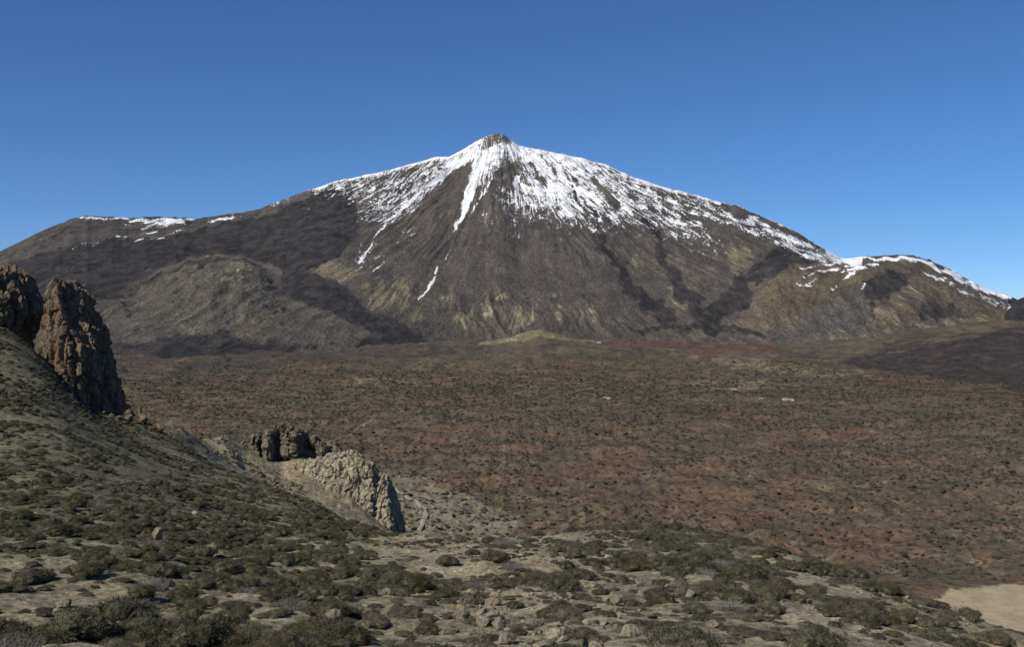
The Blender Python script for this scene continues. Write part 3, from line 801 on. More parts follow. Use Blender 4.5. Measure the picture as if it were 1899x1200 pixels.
def wall_rock(name, st, kind, seed, mat, thick, lean, ns=260, nt=150, saw=0.0, sawn=6):
    st = np.array(st, float)
    s = np.linspace(0, len(st) - 1, ns); k = np.arange(len(st))
    x = np.interp(s, k, st[:, 0]); yt = np.interp(s, k, st[:, 1]); yb = np.interp(s, k, st[:, 2]); D = np.interp(s, k, st[:, 3])
    X0 = (x - PCX) / FPX * D
    zt = EYE + (PCY - yt) / FPX * D; zb = EYE + (PCY - yb) / FPX * D - 4
    t = np.linspace(0, 1, nt)
    V = np.zeros((nt, ns, 3))
    # cross-section: front face, rounded top, back face
    ph = np.pi * t
    hz = np.abs(np.sin(ph)) ** .55                                     # height fraction
    dy = (1 - np.sign(np.cos(ph)) * np.abs(np.cos(ph)) ** .9) / 2      # 0 front .. 1 back
    H = (zt - zb)[None]
    endw = np.sin(np.pi * np.clip(np.linspace(0, 1, ns), .02, .98)) ** .3
    V[..., 0] = X0[None] + 0 * t[:, None]
    V[..., 1] = D[None] + dy[:, None] * thick * endw[None] + lean * hz[:, None] * H
    V[..., 2] = zb[None] + hz[:, None] * H
    if saw:
        fr = (np.linspace(0, sawn, ns) + (vn2(np.linspace(0, 9, ns), np.zeros(ns), seed) - .5) * 1.8) % 1.0
        prof_ = np.where(fr < .6, fr / .6, 1 - (fr - .6) / .4)
        V[..., 1] -= (prof_[None] - .5) * saw * (1 - dy[:, None])
        V[..., 0] += 0
    W, d = displace_rock(V, kind, seed, False)
    faces = grid_faces(nt, ns)[:, ::-1]
    return link(name, np_mesh(name, W.reshape(-1, 3), faces[:, ::-1], mat, False))

o = wall_rock('tuff_rock', [(540, 872, 898, 662), (565, 862, 902, 656), (600, 851, 922, 648), (640, 847, 944, 642), (665, 856, 957, 640), (685, 868, 966, 638), (694, 886, 972, 640), (704, 883, 980, 638),
                            (716, 897, 992, 636), (724, 922, 998, 637), (736, 950, 1003, 640), (746, 980, 1006, 646)], 'tuff', 5, M_TUFF, 34, .16, 300, 190)
tag(o, 'pale pitted tuff rock ridge rising above the dirt track', 'rock')
o = wall_rock('brown_cliff', [(400, 850, 858, 668), (425, 838, 862, 670), (440, 818, 870, 672), (456, 820, 872, 674), (470, 803, 872, 676), (484, 806, 868, 678), (500, 794, 868, 680), (520, 794, 866, 684), (534, 802, 862, 686), (550, 797, 862, 688),
                              (566, 816, 860, 690), (580, 812, 860, 690), (596, 828, 858, 692), (610, 824, 860, 693), (625, 838, 862, 694), (645, 850, 866, 694)], 'cliff', 8, M_DARKCLIFF, 26, .05, 320, 140, 11.0, 5)
tag(o, 'dark brown broken cliff behind the pale tuff rock with shadowed vertical clefts', 'rock')

# boulders -----------------------------------------------------------
def boulder_mesh(name, seed, mat, sub=3, cuts=11):
    r = np.random.default_rng(seed)
    bm = bmesh.new(); bmesh.ops.create_icosphere(bm, subdivisions=sub, radius=1)
    v = np.array([q.co[:] for q in bm.verts])
    for _ in range(cuts):
        nrm = r.normal(size=3); nrm /= np.linalg.norm(nrm); off = r.uniform(.5, .85)
        dd = v @ nrm; v = v - np.clip(dd - off, 0, None)[:, None] * nrm * .95
    nz = fbm3(v[:, 0] * 2 + seed, v[:, 1] * 2, v[:, 2] * 2, 4, seed) - .5
    n2 = fbm3(v[:, 0] * 6 + seed, v[:, 1] * 6, v[:, 2] * 6, 2, seed + 3) - .5
    v = v * (1 + nz * .5 + n2 * .16)[:, None] * np.array([r.uniform(.9, 1.25), r.uniform(.8, 1.1), r.uniform(.6, .9)])
    for q, c in zip(bm.verts, v): q.co = c
    me = bpy.data.meshes.new(name); bm.to_mesh(me); bm.free()
    me.materials.append(mat); return me

BM = [boulder_mesh('boulder', 40 + i, M_BOULD) for i in range(7)]
BMD = [boulder_mesh('boulder', 60 + i, M_DARKCLIFF) for i in range(4)]
BMB = [boulder_mesh('boulder', 70 + i, M_BASALT, 3, 10) for i in range(4)]

def px_on_hill(x, y):
    """distance along the sight line at which it meets the hillside"""
    ds = np.geomspace(8, 230, 1600)
    Xs = (x - PCX) / FPX * ds
    zl = EYE + (PCY - y) / FPX * ds
    hz = hill_z(Xs, ds)
    k = np.nonzero(hz >= zl)[0]
    return (ds[k[0]] if len(k) else None)

def put_boulder(me, x, y, d, w, h, label, group=None, rz=None, sink=.3, gz=None):
    X_, Y_ = (x - PCX) / FPX * d, d
    zg = float(hill_z(np.array([X_]), np.array([Y_]))[0]) if gz is None else gz
    o = link('boulder', me)
    sw = w / FPX * d / 2
    o.scale = (sw, sw * .9, h / FPX * d / 1.2)
    o.location = (X_, Y_, zg + o.scale[2] * (.75 - sink))
    o.rotation_euler = (random.uniform(-.2, .2), random.uniform(-.2, .2), random.uniform(0, 6.3) if rz is None else rz)
    tag(o, label, 'boulder', group); return o

special = [
    (1247, 1196, 40, 36, 'large pale boulder on the near slope, dark gap behind it'),
    (1142, 1124, 26, 30, 'pointed pale boulder standing between dark shrubs on the open shoulder'),
    (856, 1148, 30, 24, 'pale boulder with a black hollow beneath it'),
    (937, 1195, 40, 18, 'low whitish boulder slab among grass at the near edge'),
    (926, 1168, 34, 22, 'rusty beige boulder leaning by grey twigs'),
    (775, 1098, 24, 22, 'small upright pale boulder behind a dark shrub'),
    (1017, 1176, 30, 16, 'flat pale boulder between two near shrubs'),
    (421, 1162, 22, 28, 'upright squared pale boulder behind the broom bush'),
    (384, 1166, 40, 26, 'rounded beige boulder left of the upright squared one'),
    (334, 1194, 60, 26, 'broad pale boulder with a cracked top beside the broom bush'),
    (623, 1156, 36, 26, 'big pale boulder at the end of a row of shrubs'),
    (593, 1138, 22, 16, 'small bright boulder near the big pale boulder'),
    (391, 1036, 34, 26, 'pale outcrop boulder on the shrubby gully side'),
    (293, 1002, 36, 22, 'beige outcrop boulder with a dark hollow in the gully'),
    (1283, 1112, 26, 20, 'rounded boulder half hidden by the rim shrubs'),
    (1607, 1150, 30, 24, 'rounded pinkish boulder on the sandy right slope'),
    (118, 1128, 30, 18, 'pale broken boulder beside a grey dry shrub'),
    (500, 1196, 46, 18, 'brown boulder right of the broom bush'),
    (1320, 1165, 40, 14, 'flat sandy coloured boulder in the dense right thicket'),
]
for i, (x, y, w, h, lab) in enumerate(special):
    d = px_on_hill(x, min(y, 1199)) or 30
    put_boulder(BM[i % 7], x, y, d, w, h, lab)

# scattered boulders on the hillside
blist = []
for q_ in range(16000):
    d = math.sqrt(random.uniform(18 ** 2, (210 if q_ < 5200 else 95) ** 2)); uu = random.uniform(-.5, .5)
    blist.append((uu * d, d))
bx = np.array(blist)
bz = hill_z(bx[:, 0], bx[:, 1]); bpx, bpy_ = to_px(bx[:, 0], bx[:, 1], bz)
def visible(X_, Y_, Z_):
    ok = np.ones(len(X_), bool)
    for f in np.linspace(.25, .97, 24):
        ok &= hill_z(X_ * f, Y_ * f, False) < EYE + (Z_ + .6 - EYE) * f
    return ok
vis = visible(bx[:, 0], bx[:, 1], bz) & (bpx > -20) & (bpx < 1920) & (bpy_ < 1215)
dens = .10 + .5 * sstep(1060, 1180, bpy_) + .35 * ((bpx > 700) & (bpx < 1300)) - .25 * (bpx < 350)
cl = fbm2(bx[:, 0] / 5, bx[:, 1] / 5, 3, 300)
keep = vis & (RNG.random(len(bx)) < dens * sstep(.38, .62, cl) * 1.5)
idx = np.nonzero(keep)[0]
bs = RNG.lognormal(-2.45, .55, len(bx)).clip(.04, .36)
order = idx[np.argsort(-(bs[idx] / bx[idx, 1]))]
zone_b = [('pale stone half buried on the near stony slope', 'stones on the near slope'),
          ('pale stone on the open beige shoulder', 'stones on the open shoulder'),
          ('pale stone among the dense shrubs of the left gully', 'stones in the left gully'),
          ('weathered stone on the left hillside under the basalt pillar', 'stones on the left hillside')]
for i in order[:150]:
    y_, x_ = bpy_[i], bpx[i]
    zb = 0 if y_ > 1110 else (1 if x_ > 640 else (3 if y_ < 900 else 2))
    o = link('stone', BM[random.randrange(7)] if random.random() < .8 else BMD[random.randrange(4)])
    s = bs[i]
    o.scale = (s * random.uniform(.8, 1.3), s * random.uniform(.8, 1.2), s * random.uniform(.6, 1))
    o.location = (bx[i, 0], bx[i, 1], bz[i] + s * .25)
    o.rotation_euler = (random.uniform(-.3, .3), random.uniform(-.3, .3), random.uniform(0, 6.3))
    tag(o, zone_b[zb][0], 'stone', zone_b[zb][1])
small_stones = order[150:]

# rubble to the right of the pillar and below the cliffs
for x, y, w, h in [(238, 772, 26, 34), (256, 764, 18, 30), (268, 778, 22, 24), (284, 770, 14, 22), (296, 786, 22, 18), (262, 792, 24, 18), (244, 795, 20, 16), (312, 795, 16, 14), (280, 798, 16, 10),
                   (226, 788, 22, 20), (270, 757, 12, 16), (324, 804, 14, 12), (205, 790, 18, 16), (120, 700, 20, 14), (96, 690, 22, 14), (190, 775, 18, 14)]:
    d = 206 - (x - 230) * .06
    put_boulder(BMB[random.randrange(4)], x + random.uniform(-5, 5), y, d + random.uniform(-7, 2), w * random.uniform(.6, 1.1), h * random.uniform(.5, 1), 'angular basalt block in the rubble at the foot of the tall pillar', 'rubble by the pillar', sink=.1)
for k in range(90):
    x = random.uniform(395, 560); y0 = 842 + (x - 395) * .12; y = y0 + random.uniform(0, 1) ** 1.2 * 45
    d = 650 + (850 - y) * .9 + random.uniform(-4, 4)
    X_ = (x - PCX) / FPX * d
    w = random.uniform(3.5, 10)
    put_boulder(BMD[random.randrange(4)], x, y, d, w, w * random.uniform(.45, .8), 'brown fallen block on the scree below the broken cliff', 'fallen blocks below the brown cliff',
                gz=float(ground_z(np.array([X_]), np.array([d]))[0]), sink=.1)

# ------------------------------------------------------------------ shrubs
def blades(pos, dirs, length, width, r):
    n = len(pos)
    side = np.cross(dirs, r.normal(size=(n, 3))); side /= np.linalg.norm(side, axis=1, keepdims=True) + 1e-9
    a = pos - side * width[:, None] * .5; b = pos + side * width[:, None] * .5; c = pos + dirs * length[:, None]
    V = np.stack([a, b, c], 1).reshape(-1, 3)
    return V, np.arange(n * 3).reshape(-1, 3)

def merge(parts):
    V = []; F = []; o = 0
    for v, f in parts:
        V.append(v); F.append(f + o); o += len(v)
    return np.vstack(V), np.vstack(F)

def ico(sub):
    bm = bmesh.new(); bmesh.ops.create_icosphere(bm, subdivisions=sub, radius=1)
    v = np.array([q.co[:] for q in bm.verts]); f = np.array([[q.index for q in fc.verts] for fc in bm.faces]); bm.free()
    return v, f

def foliage_mesh(name, seed, mat, n=3000, h=.62, lobes=7, blen=.085, bw=.019, upright=.2):
    r = np.random.default_rng(seed)
    iv, if_ = ico(2)
    parts = []
    cs = []
    for k in range(lobes):
        a = r.uniform(0, 6.28); q = 0 if k == 0 else r.uniform(.3, .62)
        rad = r.uniform(.34, .52) if k else .6
        cs.append((np.array([math.cos(a) * q, math.sin(a) * q, h * r.uniform(.30, .55) * (1.15 - q * .5)]), rad))
    for c, rad in cs:
        nz = fbm3(iv[:, 0] * 2.5 + seed, iv[:, 1] * 2.5 + c[0] * 9, iv[:, 2] * 2.5, 3, seed) - .5
        v = iv * (rad * .80 * (1 + nz * .9))[:, None] * np.array([1, 1, h]) + c
        v[:, 2] = np.maximum(v[:, 2], -.06)
        parts.append((v, if_))
        m = int(n * rad ** 2 / sum(q[1] ** 2 for q in cs))
        dr = r.normal(size=(m, 3)); dr[:, 2] = np.abs(dr[:, 2]) - .25; dr /= np.linalg.norm(dr, axis=1, keepdims=True)
        pos = c + dr * rad * r.uniform(.62, .98, (m, 1)) * np.array([1, 1, h])
        pos[:, 2] = np.maximum(pos[:, 2], 0)
        d2 = dr + r.normal(size=(m, 3)) * .55 + np.array([0, 0, upright]); d2 /= np.linalg.norm(d2, axis=1, keepdims=True)
        parts.append(blades(pos, d2, r.uniform(.5, 1.25, m) * blen, r.uniform(.6, 1.3, m) * bw, r))
    v, f = merge(parts)
    return np_mesh(name, v, f, mat, False)

def twig_mesh(name, seed, mat, n=300, h=.6, w=.012, spread=1.0):
    r = np.random.default_rng(seed); parts = []
    a = r.uniform(0, 6.28, n); q = np.sqrt(r.uniform(0, 1, n)) * spread
    base = np.stack([np.cos(a) * q * .55, np.sin(a) * q * .55, np.zeros(n)], 1)
    d = np.stack([np.cos(a) * q, np.sin(a) * q, r.uniform(.5, 1.1, n)], 1) + r.normal(size=(n, 3)) * .18; d /= np.linalg.norm(d, axis=1, keepdims=True)
    L = r.uniform(.5, 1, n) * h
    parts.append(blades(base, d, L, np.full(n, w * 1.5), r))
    for k in range(3):
        p = base + d * (L * r.uniform(.3, .85, n))[:, None]
        d2 = d + r.normal(size=(n, 3)) * .6; d2 /= np.linalg.norm(d2, axis=1, keepdims=True)
        parts.append(blades(p, d2, L * r.uniform(.25, .5, n), np.full(n, w), r))
    v, f = merge(parts)
    return np_mesh(name, v, f, mat, False)

FOL = [foliage_mesh('foliage', 100 + i, M_LEAF, 5200, .52 + .07 * (i % 3), 6 + i % 4) for i in range(5)]
FOL2 = [foliage_mesh('foliage', 120 + i, M_LEAF2, 5200, .62, 6, .12, .016, .6) for i in range(3)]
TWG = [twig_mesh('twigs', 140 + i, M_TWIG) for i in range(3)]
STM = [twig_mesh('stem', 150 + i, M_STEM, 26, .55, .035, .7) for i in range(2)]
GRS = [twig_mesh('straw', 160 + i, M_GRASS, 60, .55, .03, .7) for i in range(3)]
BROOM = foliage_mesh('foliage', 180, M_LEAF2, 8000, .8, 9, .16, .014, 1.1)

# cover map: how much of the ground is under shrubs (columns: photo x, rows: photo y)
CX = np.array([0, 200, 400, 600, 800, 1000, 1200, 1400, 1600, 1800])
CY = np.array([600, 700, 800, 850, 900, 950, 1000, 1030, 1080, 1130, 1190])
CV = np.array([[.62, .62, .55, .2, .2, .2, .2, .2, .2, .2],
               [.64, .64, .58, .4, .2, .2, .2, .2, .2, .2],
               [.64, .62, .58, .5, .3, .3, .3, .3, .3, .3],
               [.60, .54, .48, .4, .3, .3, .3, .3, .3, .3],
               [.80, .62, .42, .4, .4, .3, .3, .3, .3, .3],
               [.80, .80, .68, .55, .5, .3, .5, .5, .5, .5],
               [.80, .82, .80, .74, .60, .50, .8, .95, .85, .7],
               [.80, .80, .76, .64, .40, .25, .55, .9, .9, .8],
               [.82, .78, .68, .60, .40, .32, .45, .68, .78, .8],
               [.86, .66, .62, .58, .50, .54, .60, .66, .70, .66],
               [.74, .58, .54, .54, .56, .62, .66, .70, .66, .5]])
def cover(x, y):
    xi = np.clip(np.interp(x, CX, np.arange(len(CX))), 0, len(CX) - 1.001); yi = np.clip(np.interp(y, CY, np.arange(len(CY))), 0, len(CY) - 1.001)
    a = xi.astype(int); b = yi.astype(int); fx = xi - a; fy = yi - b
    return (CV[b, a] * (1 - fx) + CV[b, a + 1] * fx) * (1 - fy) + (CV[b + 1, a] * (1 - fx) + CV[b + 1, a + 1] * fx) * fy

NCAND = 60000
cd = np.sqrt(RNG.uniform(15 ** 2, 222 ** 2, NCAND)); cu = RNG.uniform(-.53, .52, NCAND)
cX, cY = cu * cd, cd
# shrubs that stand out in the photograph: (x, y of the base, width)
FS = [(219, 1168, 165), (482, 1100, 42), (522, 1099, 38), (570, 1095, 38), (600, 1076, 48), (354, 1136, 74), (529, 1127, 52), (570, 1118, 42), (121, 886, 26), (83, 886, 28), (54, 875, 25), (153, 888, 26),
      (88, 868, 24), (340, 884, 32), (502, 968, 28), (889, 1112, 34), (876, 1032, 36), (829, 1056, 64), (726, 1062, 64), (670, 1040, 52), (669, 1072, 30), (717, 1090, 56), (746, 1098, 46), (684, 1100, 32),
      (1068, 1038, 46), (1098, 1052, 56), (1034, 1026, 46), (1078, 1024, 32), (1132, 1032, 42), (1180, 1042, 62), (1105, 1074, 26), (1149, 1083, 46), (1028, 1092, 60), (1075, 1114, 56), (1118, 1106, 42),
      (1014, 1120, 22), (953, 1130, 46), (1040, 1137, 50), (1080, 1137, 46), (795, 1124, 36), (738, 1134, 36), (775, 1138, 30), (905, 1008, 44), (930, 1006, 34), (852, 1008, 26),
      (1405, 1090, 60), (1442, 1097, 34), (1526, 1134, 42), (1536, 1147, 36), (1553, 1116, 34), (1425, 1114, 58), (1425, 1140, 64), (1479, 1120, 46), (1516, 1112, 40), (1364, 1058, 46), (1405, 1052, 52),
      (1479, 1062, 50), (1502, 1066, 26), (1442, 1072, 46), (1674, 1172, 54), (1745, 1177, 34), (1617, 1168, 36), (1657, 1184, 46), (1698, 1112, 44), (1731, 1120, 42), (1802, 1156, 32), (1714, 1138, 32),
      (1748, 1150, 46), (1502, 1184, 32), (1458, 1188, 42), (1220, 1046, 50), (1250, 1040, 46), (1290, 1050, 52), (1330, 1044, 46), (1230, 1090, 36), (1290, 1140, 60), (1180, 1170, 80), (1080, 1190, 90),
      (700, 1172, 70), (790, 1180, 76), (650, 1190, 60), (1380, 1180, 70), (960, 1180, 50)]
NF_ = len(FS); fdia = np.zeros(NF_)
for k, (x, y, w) in enumerate(FS):
    d = px_on_hill(x, min(y, 1199)) or 60.0
    d = d + w / FPX * d * .35
    cX[k] = (x - PCX) / FPX * d; cY[k] = cd[k] = d; fdia[k] = w / FPX * d / 1.08
cZ = hill_z(cX, cY)
cpx, cpy = to_px(cX, cY, cZ)
ok = visible(cX, cY, cZ + .5) & (cpy < 1260)
cv = cover(cpx, cpy) * (1 - .22 * sstep(1040, 1130, cpy)) * (1 - .3 * sstep(600, 760, cpx) * sstep(1260, 1160, cpx) * sstep(980, 1000, cpy))
clump = fbm2(cX / 6.5, cY / 6.5, 3, 400)
clump = (clump - .5) * 3.0 + .5
sand_px = (poly(cpx, cpy, [(1450, 1070), (1540, 1070), (1540, 1098), (1465, 1096)], 6) + poly(cpx, cpy, [(1450, 1132), (1525, 1128), (1535, 1158), (1462, 1163)], 6) +
           poly(cpx, cpy, [(1590, 1158), (1750, 1170), (1770, 1190), (1610, 1178)], 5))
ok &= (clump < cv * 1.55 - .2) & (sand_px < .5)
in_pillar = ((cpx > 72) & (cpx < 235) & (cY > 203) & (cpy < 800)) | ((cpx < 70) & (cY > 214))
ok &= ~in_pillar
ok[:NF_] = True
idx = np.nonzero(ok)[0]
dia = (RNG.lognormal(-.22, .42, NCAND)).clip(.3, 1.9)
dia = np.where(cd > 100, dia * .82, np.where(cpx < 700, dia * .86, dia))
dia[:NF_] = fdia
keep = []; cell = {}
for i in idx[np.argsort(-np.where(idx < NF_, 99, dia[idx]))]:
    rad = dia[i] * .5 * (.62 if cv[i] > .7 else .8)
    gx, gy = int(cX[i] // 3), int(cY[i] // 3); good = True
    for a in (-1, 0, 1):
        for b in (-1, 0, 1):
            for (X2, Y2, r2) in cell.get((gx + a, gy + b), ()):
                if (X2 - cX[i]) ** 2 + (Y2 - cY[i]) ** 2 < (rad + r2) ** 2 * .8: good = False; break
            if not good: break
        if not good: break
    if good or i < NF_:
        cell.setdefault((gx, gy), []).append((cX[i], cY[i], rad)); keep.append(i)
keep = np.array(keep)
kinds = RNG.random(len(keep))
# 0-4 dark cushions, 5-7 olive broom, 8-10 dry twigs
gl = fbm2(cX[keep] / 14, cY[keep] / 14, 3, 500)
kd = np.where(kinds < .66, RNG.integers(0, 5, len(keep)), np.where(kinds < .84, RNG.integers(5, 8, len(keep)), RNG.integers(8, 11, len(keep))))
kd = np.where(keep < NF_, RNG.integers(0, 6, len(keep)), kd)
MESHES = FOL + FOL2 + TWG
sz = dia[keep] / cd[keep]
order = np.argsort(-(sz + 9 * (keep < NF_)) * ((cpx[keep] > -30) & (cpx[keep] < 1930) & (cpy[keep] < 1215)))
LMK = [(x, y, lab) for (x, y, w, h, lab) in special]
SHORT = ['the large pale near boulder', 'the pointed pale boulder', 'the boulder with the black hollow', 'the low whitish slab', 'the rusty beige boulder', 'the small upright boulder', 'the flat pale boulder',
         'the upright squared boulder', 'the rounded beige boulder', 'the broad cracked boulder', 'the big pale boulder', 'the small bright boulder', 'the gully outcrop', 'the hollowed outcrop',
         'the half hidden rim boulder', 'the pinkish boulder', 'the pale broken boulder', 'the brown boulder', 'the flat sandy boulder']
used_rel = set()
def shrub_label(k, i):
    x, y, w = cpx[i], cpy[i], dia[i]
    size = 'small' if w < .95 else ('mid-sized' if w < 1.45 else 'large')
    kind = 'dark green cushion shrub' if k < 5 else ('olive green broom shrub' if k < 8 else 'dry grey leafless shrub')
    if y > 1120: pl = 'on the stony near slope'
    elif x < 660: pl = 'in the thicket below the left hillside' if y > 900 else 'on the left hillside below the basalt rocks'
    elif x < 1240: pl = 'on the open beige shoulder'
    else: pl = 'on the right rim above the brown plain'
    rel = ''
    dist = [abs(x - a) + abs(y - b) * 1.5 for a, b, _ in LMK]
    n = int(np.argmin(dist))
    if dist[n] < 75:
        a, b, _ = LMK[n]
        rel = ('behind ' if b - y > 14 else ('in front of ' if y - b > 14 else 'beside ')) + SHORT[n]
        if (kind, rel) in used_rel: rel = ''
        else: used_rel.add((kind, rel))
    if rel: return size + ' ' + kind + ' ' + rel, kind + 's ' + pl
    return size + ' ' + kind + ' ' + pl, size + ' ' + kind + 's ' + pl
def set_shrub(o, i, k):
    d = dia[i] * .5 * (.8 if k >= 8 else 1)
    o.location = (cX[i], cY[i], cZ[i] - .06 * d)
    o.scale = (d * random.uniform(.9, 1.2), d * random.uniform(.9, 1.15), d * random.uniform(.85, 1.25) * (1.25 if k >= 8 else 1))
    o.rotation_euler = (0, 0, random.uniform(0, 6.3))
NIND = 300
for n_, q in enumerate(order[:NIND]):
    i = keep[q]; k = int(kd[q])
    lab, grp = shrub_label(k, i)
    if cd[i] < 46 and k < 8:
        root = bpy.data.objects.new('shrub', None); COL.objects.link(root)
        root.empty_display_size = .3
        link('foliage', MESHES[k], root); link('stem', STM[k % 2], root)
    else:
        root = link('shrub' if k < 8 else 'dry_shrub', MESHES[k])
    set_shrub(root, i, k)
    tag(root, lab, 'shrub', grp)
# the big tufted broom at the bottom edge
d0 = px_on_hill(415, 1199) or 21
bx0 = (415 - PCX) / FPX * d0
root = bpy.data.objects.new('broom_bush', None); COL.objects.link(root)
link('foliage', BROOM, root); link('stem', STM[0], root)
root.location = (bx0, d0 - .4, float(hill_z(np.array([bx0]), np.array([d0 - .4]))[0]) - .25)
root.scale = (.82, .75, .72)
tag(root, 'large fine-leaved olive broom bush at the front beside the cracked boulder', 'shrub')

def instance_cloud(name, pts, scl, rotz, which, sources, label, cat):
    me = bpy.data.meshes.new(name)
    n = len(pts)
    me.vertices.add(n); me.vertices.foreach_set('co', np.asarray(pts, np.float32).ravel())
    vattr(me, 'scl', scl)
    vattr(me, 'rot', np.stack([np.zeros(n), np.zeros(n), rotz], 1))
    a = me.attributes.new('which', 'INT', 'POINT'); a.data.foreach_set('value', np.asarray(which, np.int32))
    o = link(name, me)
    ng = bpy.data.node_groups.new(name, 'GeometryNodeTree')
    ng.interface.new_socket('Geometry', in_out='INPUT', socket_type='NodeSocketGeometry')
    ng.interface.new_socket('Geometry', in_out='OUTPUT', socket_type='NodeSocketGeometry')
    N = ng.nodes; Lk = ng.links
    gi = N.new('NodeGroupInput'); go = N.new('NodeGroupOutput')
    g2i = N.new('GeometryNodeJoinGeometry')
    for s in reversed(sources):
        oi = N.new('GeometryNodeObjectInfo'); oi.inputs['Object'].default_value = s; oi.inputs['As Instance'].default_value = True
        Lk.new(oi.outputs['Geometry'], g2i.inputs[0])
    iop = N.new('GeometryNodeInstanceOnPoints')
    Lk.new(gi.outputs[0], iop.inputs['Points']); Lk.new(g2i.outputs[0], iop.inputs['Instance'])
    iop.inputs['Pick Instance'].default_value = True
    def na(nm, ty):
        q = N.new('GeometryNodeInputNamedAttribute'); q.data_type = ty; q.inputs['Name'].default_value = nm
        return [s for s in q.outputs if s.enabled][0]
    Lk.new(na('which', 'INT'), iop.inputs['Instance Index'])
    Lk.new(na('rot', 'FLOAT_VECTOR'), iop.inputs['Rotation'])
    Lk.new(na('scl', 'FLOAT_VECTOR'), iop.inputs['Scale'])
    Lk.new(iop.outputs[0], go.inputs[0])
    md = o.modifiers.new('scatter', 'NODES'); md.node_group = ng
    tag(o, label, cat, kind='stuff')
    return o

def holder(me_list, name):
    """objects that already stand in the scene and lend their mesh"""
    res = []
    for m in me_list:
        f = [o for o in bpy.data.objects if o.data is m]
        if f: res.append(f[0])
    return res
rest = order[NIND:]
src = holder(MESHES, 's')
have = {m: i for i, m in enumerate([s.data for s in src])}
# source transforms are ignored ("Original" space), so the shared meshes arrive in their own coordinates
ri = keep[rest]
which = [have.get(MESHES[int(kd[q])], 0) for q in rest]
dd_ = dia[ri] * .5
instance_cloud('shrub_cover', np.stack([cX[ri], cY[ri], cZ[ri] - .05], 1),
               np.stack([dd_ * RNG.uniform(.9, 1.2, len(ri)), dd_ * RNG.uniform(.9, 1.2, len(ri)), dd_ * RNG.uniform(.8, 1.2, len(ri))], 1),
               RNG.uniform(0, 6.28, len(ri)), which, src, 'low dark green and grey shrub cover on the hillside', 'shrubs')
# small stones
si = small_stones
instance_cloud('small_stones', np.stack([bx[si, 0], bx[si, 1], bz[si] + bs[si] * .15], 1), np.stack([bs[si] * .8] * 3, 1), RNG.uniform(0, 6.28, len(si)),
               RNG.integers(0, 5, len(si)), holder(BM[:5], 'b'), 'small pale stones strewn over the hillside', 'stones')
# tufts of straw and tiny cushions between the shrubs
nt_ = 52000
td = np.sqrt(RNG.uniform(16 ** 2, 225 ** 2, nt_)); tu = RNG.uniform(-.52, .52, nt_)
tX, tY = tu * td, td
tZ = hill_z(tX, tY); tpx, tpy = to_px(tX, tY, tZ)
m = visible(tX, tY, tZ) & (fbm2(tX / 4, tY / 4, 3, 700) > .40)
sandm = (poly(tpx, tpy, [(1450, 1070), (1540, 1070), (1540, 1098), (1465, 1096)], 6) + poly(tpx, tpy, [(1450, 1132), (1525, 1128), (1535, 1158), (1462, 1163)], 6)) < .5
m &= sandm & (RNG.random(nt_) > .5 * sstep(70, 130, td))
i = np.nonzero(m)[0]
gd = px_on_hill(505, 1180) or 23.0; gx0 = (505 - PCX) / FPX * gd
g0 = link('straw_tuft', GRS[0]); g0.location = (gx0, gd, float(hill_z(np.array([gx0]), np.array([gd]))[0])); g0.scale = (.4, .4, .35)
tag(g0, 'small tuft of dry straw behind the brown boulder by the broom bush', 'grass')
sz = RNG.uniform(.08, .34, len(i)) * (1 + .3 * sstep(80, 180, td[i]))
instance_cloud('dry_grass', np.stack([tX[i], tY[i], tZ[i] - .02], 1), np.stack([sz, sz, sz * .8], 1), RNG.uniform(0, 6.28, len(i)),
               np.where(td[i] > 90, RNG.choice([1, 2, 3, 2, 3], len(i)), RNG.choice([0, 1, 2, 3, 2, 3], len(i))), [g0] + holder(TWG[:1] + FOL[:2], 'g'), 'dry straw and tiny cushion plants between the shrubs', 'grass')

# ------------------------------------------------------------------ shrubs of the plain
def lump_mesh(seed):
    r = np.random.default_rng(seed); v, f = ico(1)
    v = v * (1 + r.uniform(-.28, .28, len(v)))[:, None] * np.array([1, 1, .62]); v[:, 2] = np.maximum(v[:, 2] + .25, -.2)
    return np_mesh('plain_shrub', v, f, M_PSHRUB, False)
LM = [lump_mesh(900 + i) for i in range(4)]
nP = 260000
yq = RNG.uniform(0, 1, nP)
pd = np.sqrt(RNG.uniform(560 ** 2, 4300 ** 2, nP)); pu = RNG.uniform(-.52, .52, nP)
pX, pY = pu * pd, pd
cl = fbm2(pX / 90, pY / 90, 4, 800); cl2 = fbm2(pX / 22, pY / 22, 3, 801)
ppx, ppy = to_px(pX, pY, np.zeros(nP))
m = (cl * .55 + cl2 * .45 > .440 + .06 * RNG.normal(size=nP)) & (~((ppx > 1690) & (ppy > 1078)) | (RNG.random(nP) < .06)) & (RNG.random(nP) > sstep(1500, 4300, pd)) & ~((ppx > 1560) & (pd > 3000))
pz = plain_z(pX, pY)
sp_in = (ppx > 10) & (ppx < 940) & (pd < 990)
spz_ = np.where(sp_in, spur_z(pX, np.clip(pY, 401, 999)), -99)
on_spur = spz_ > pz
m = np.where(on_spur, (RNG.random(nP) < .85) & (pd > 480), m)
m &= ~((ppx > 520) & (ppx < 745) & (pd > 600) & (pd < 700))
pz = np.maximum(pz, spz_)
i = np.nonzero(m)[0]
ps = RNG.lognormal(.12, .38, len(i)).clip(.6, 3.2) * np.where(on_spur[i], .55, 1.0) * np.where((ppx[i] > 1690) & (ppy[i] > 1078), .35, 1.0) * (1 + .8 * sstep(1200, 3500, pd[i]))
first = []
near_i = i[np.argsort(pd[i])]
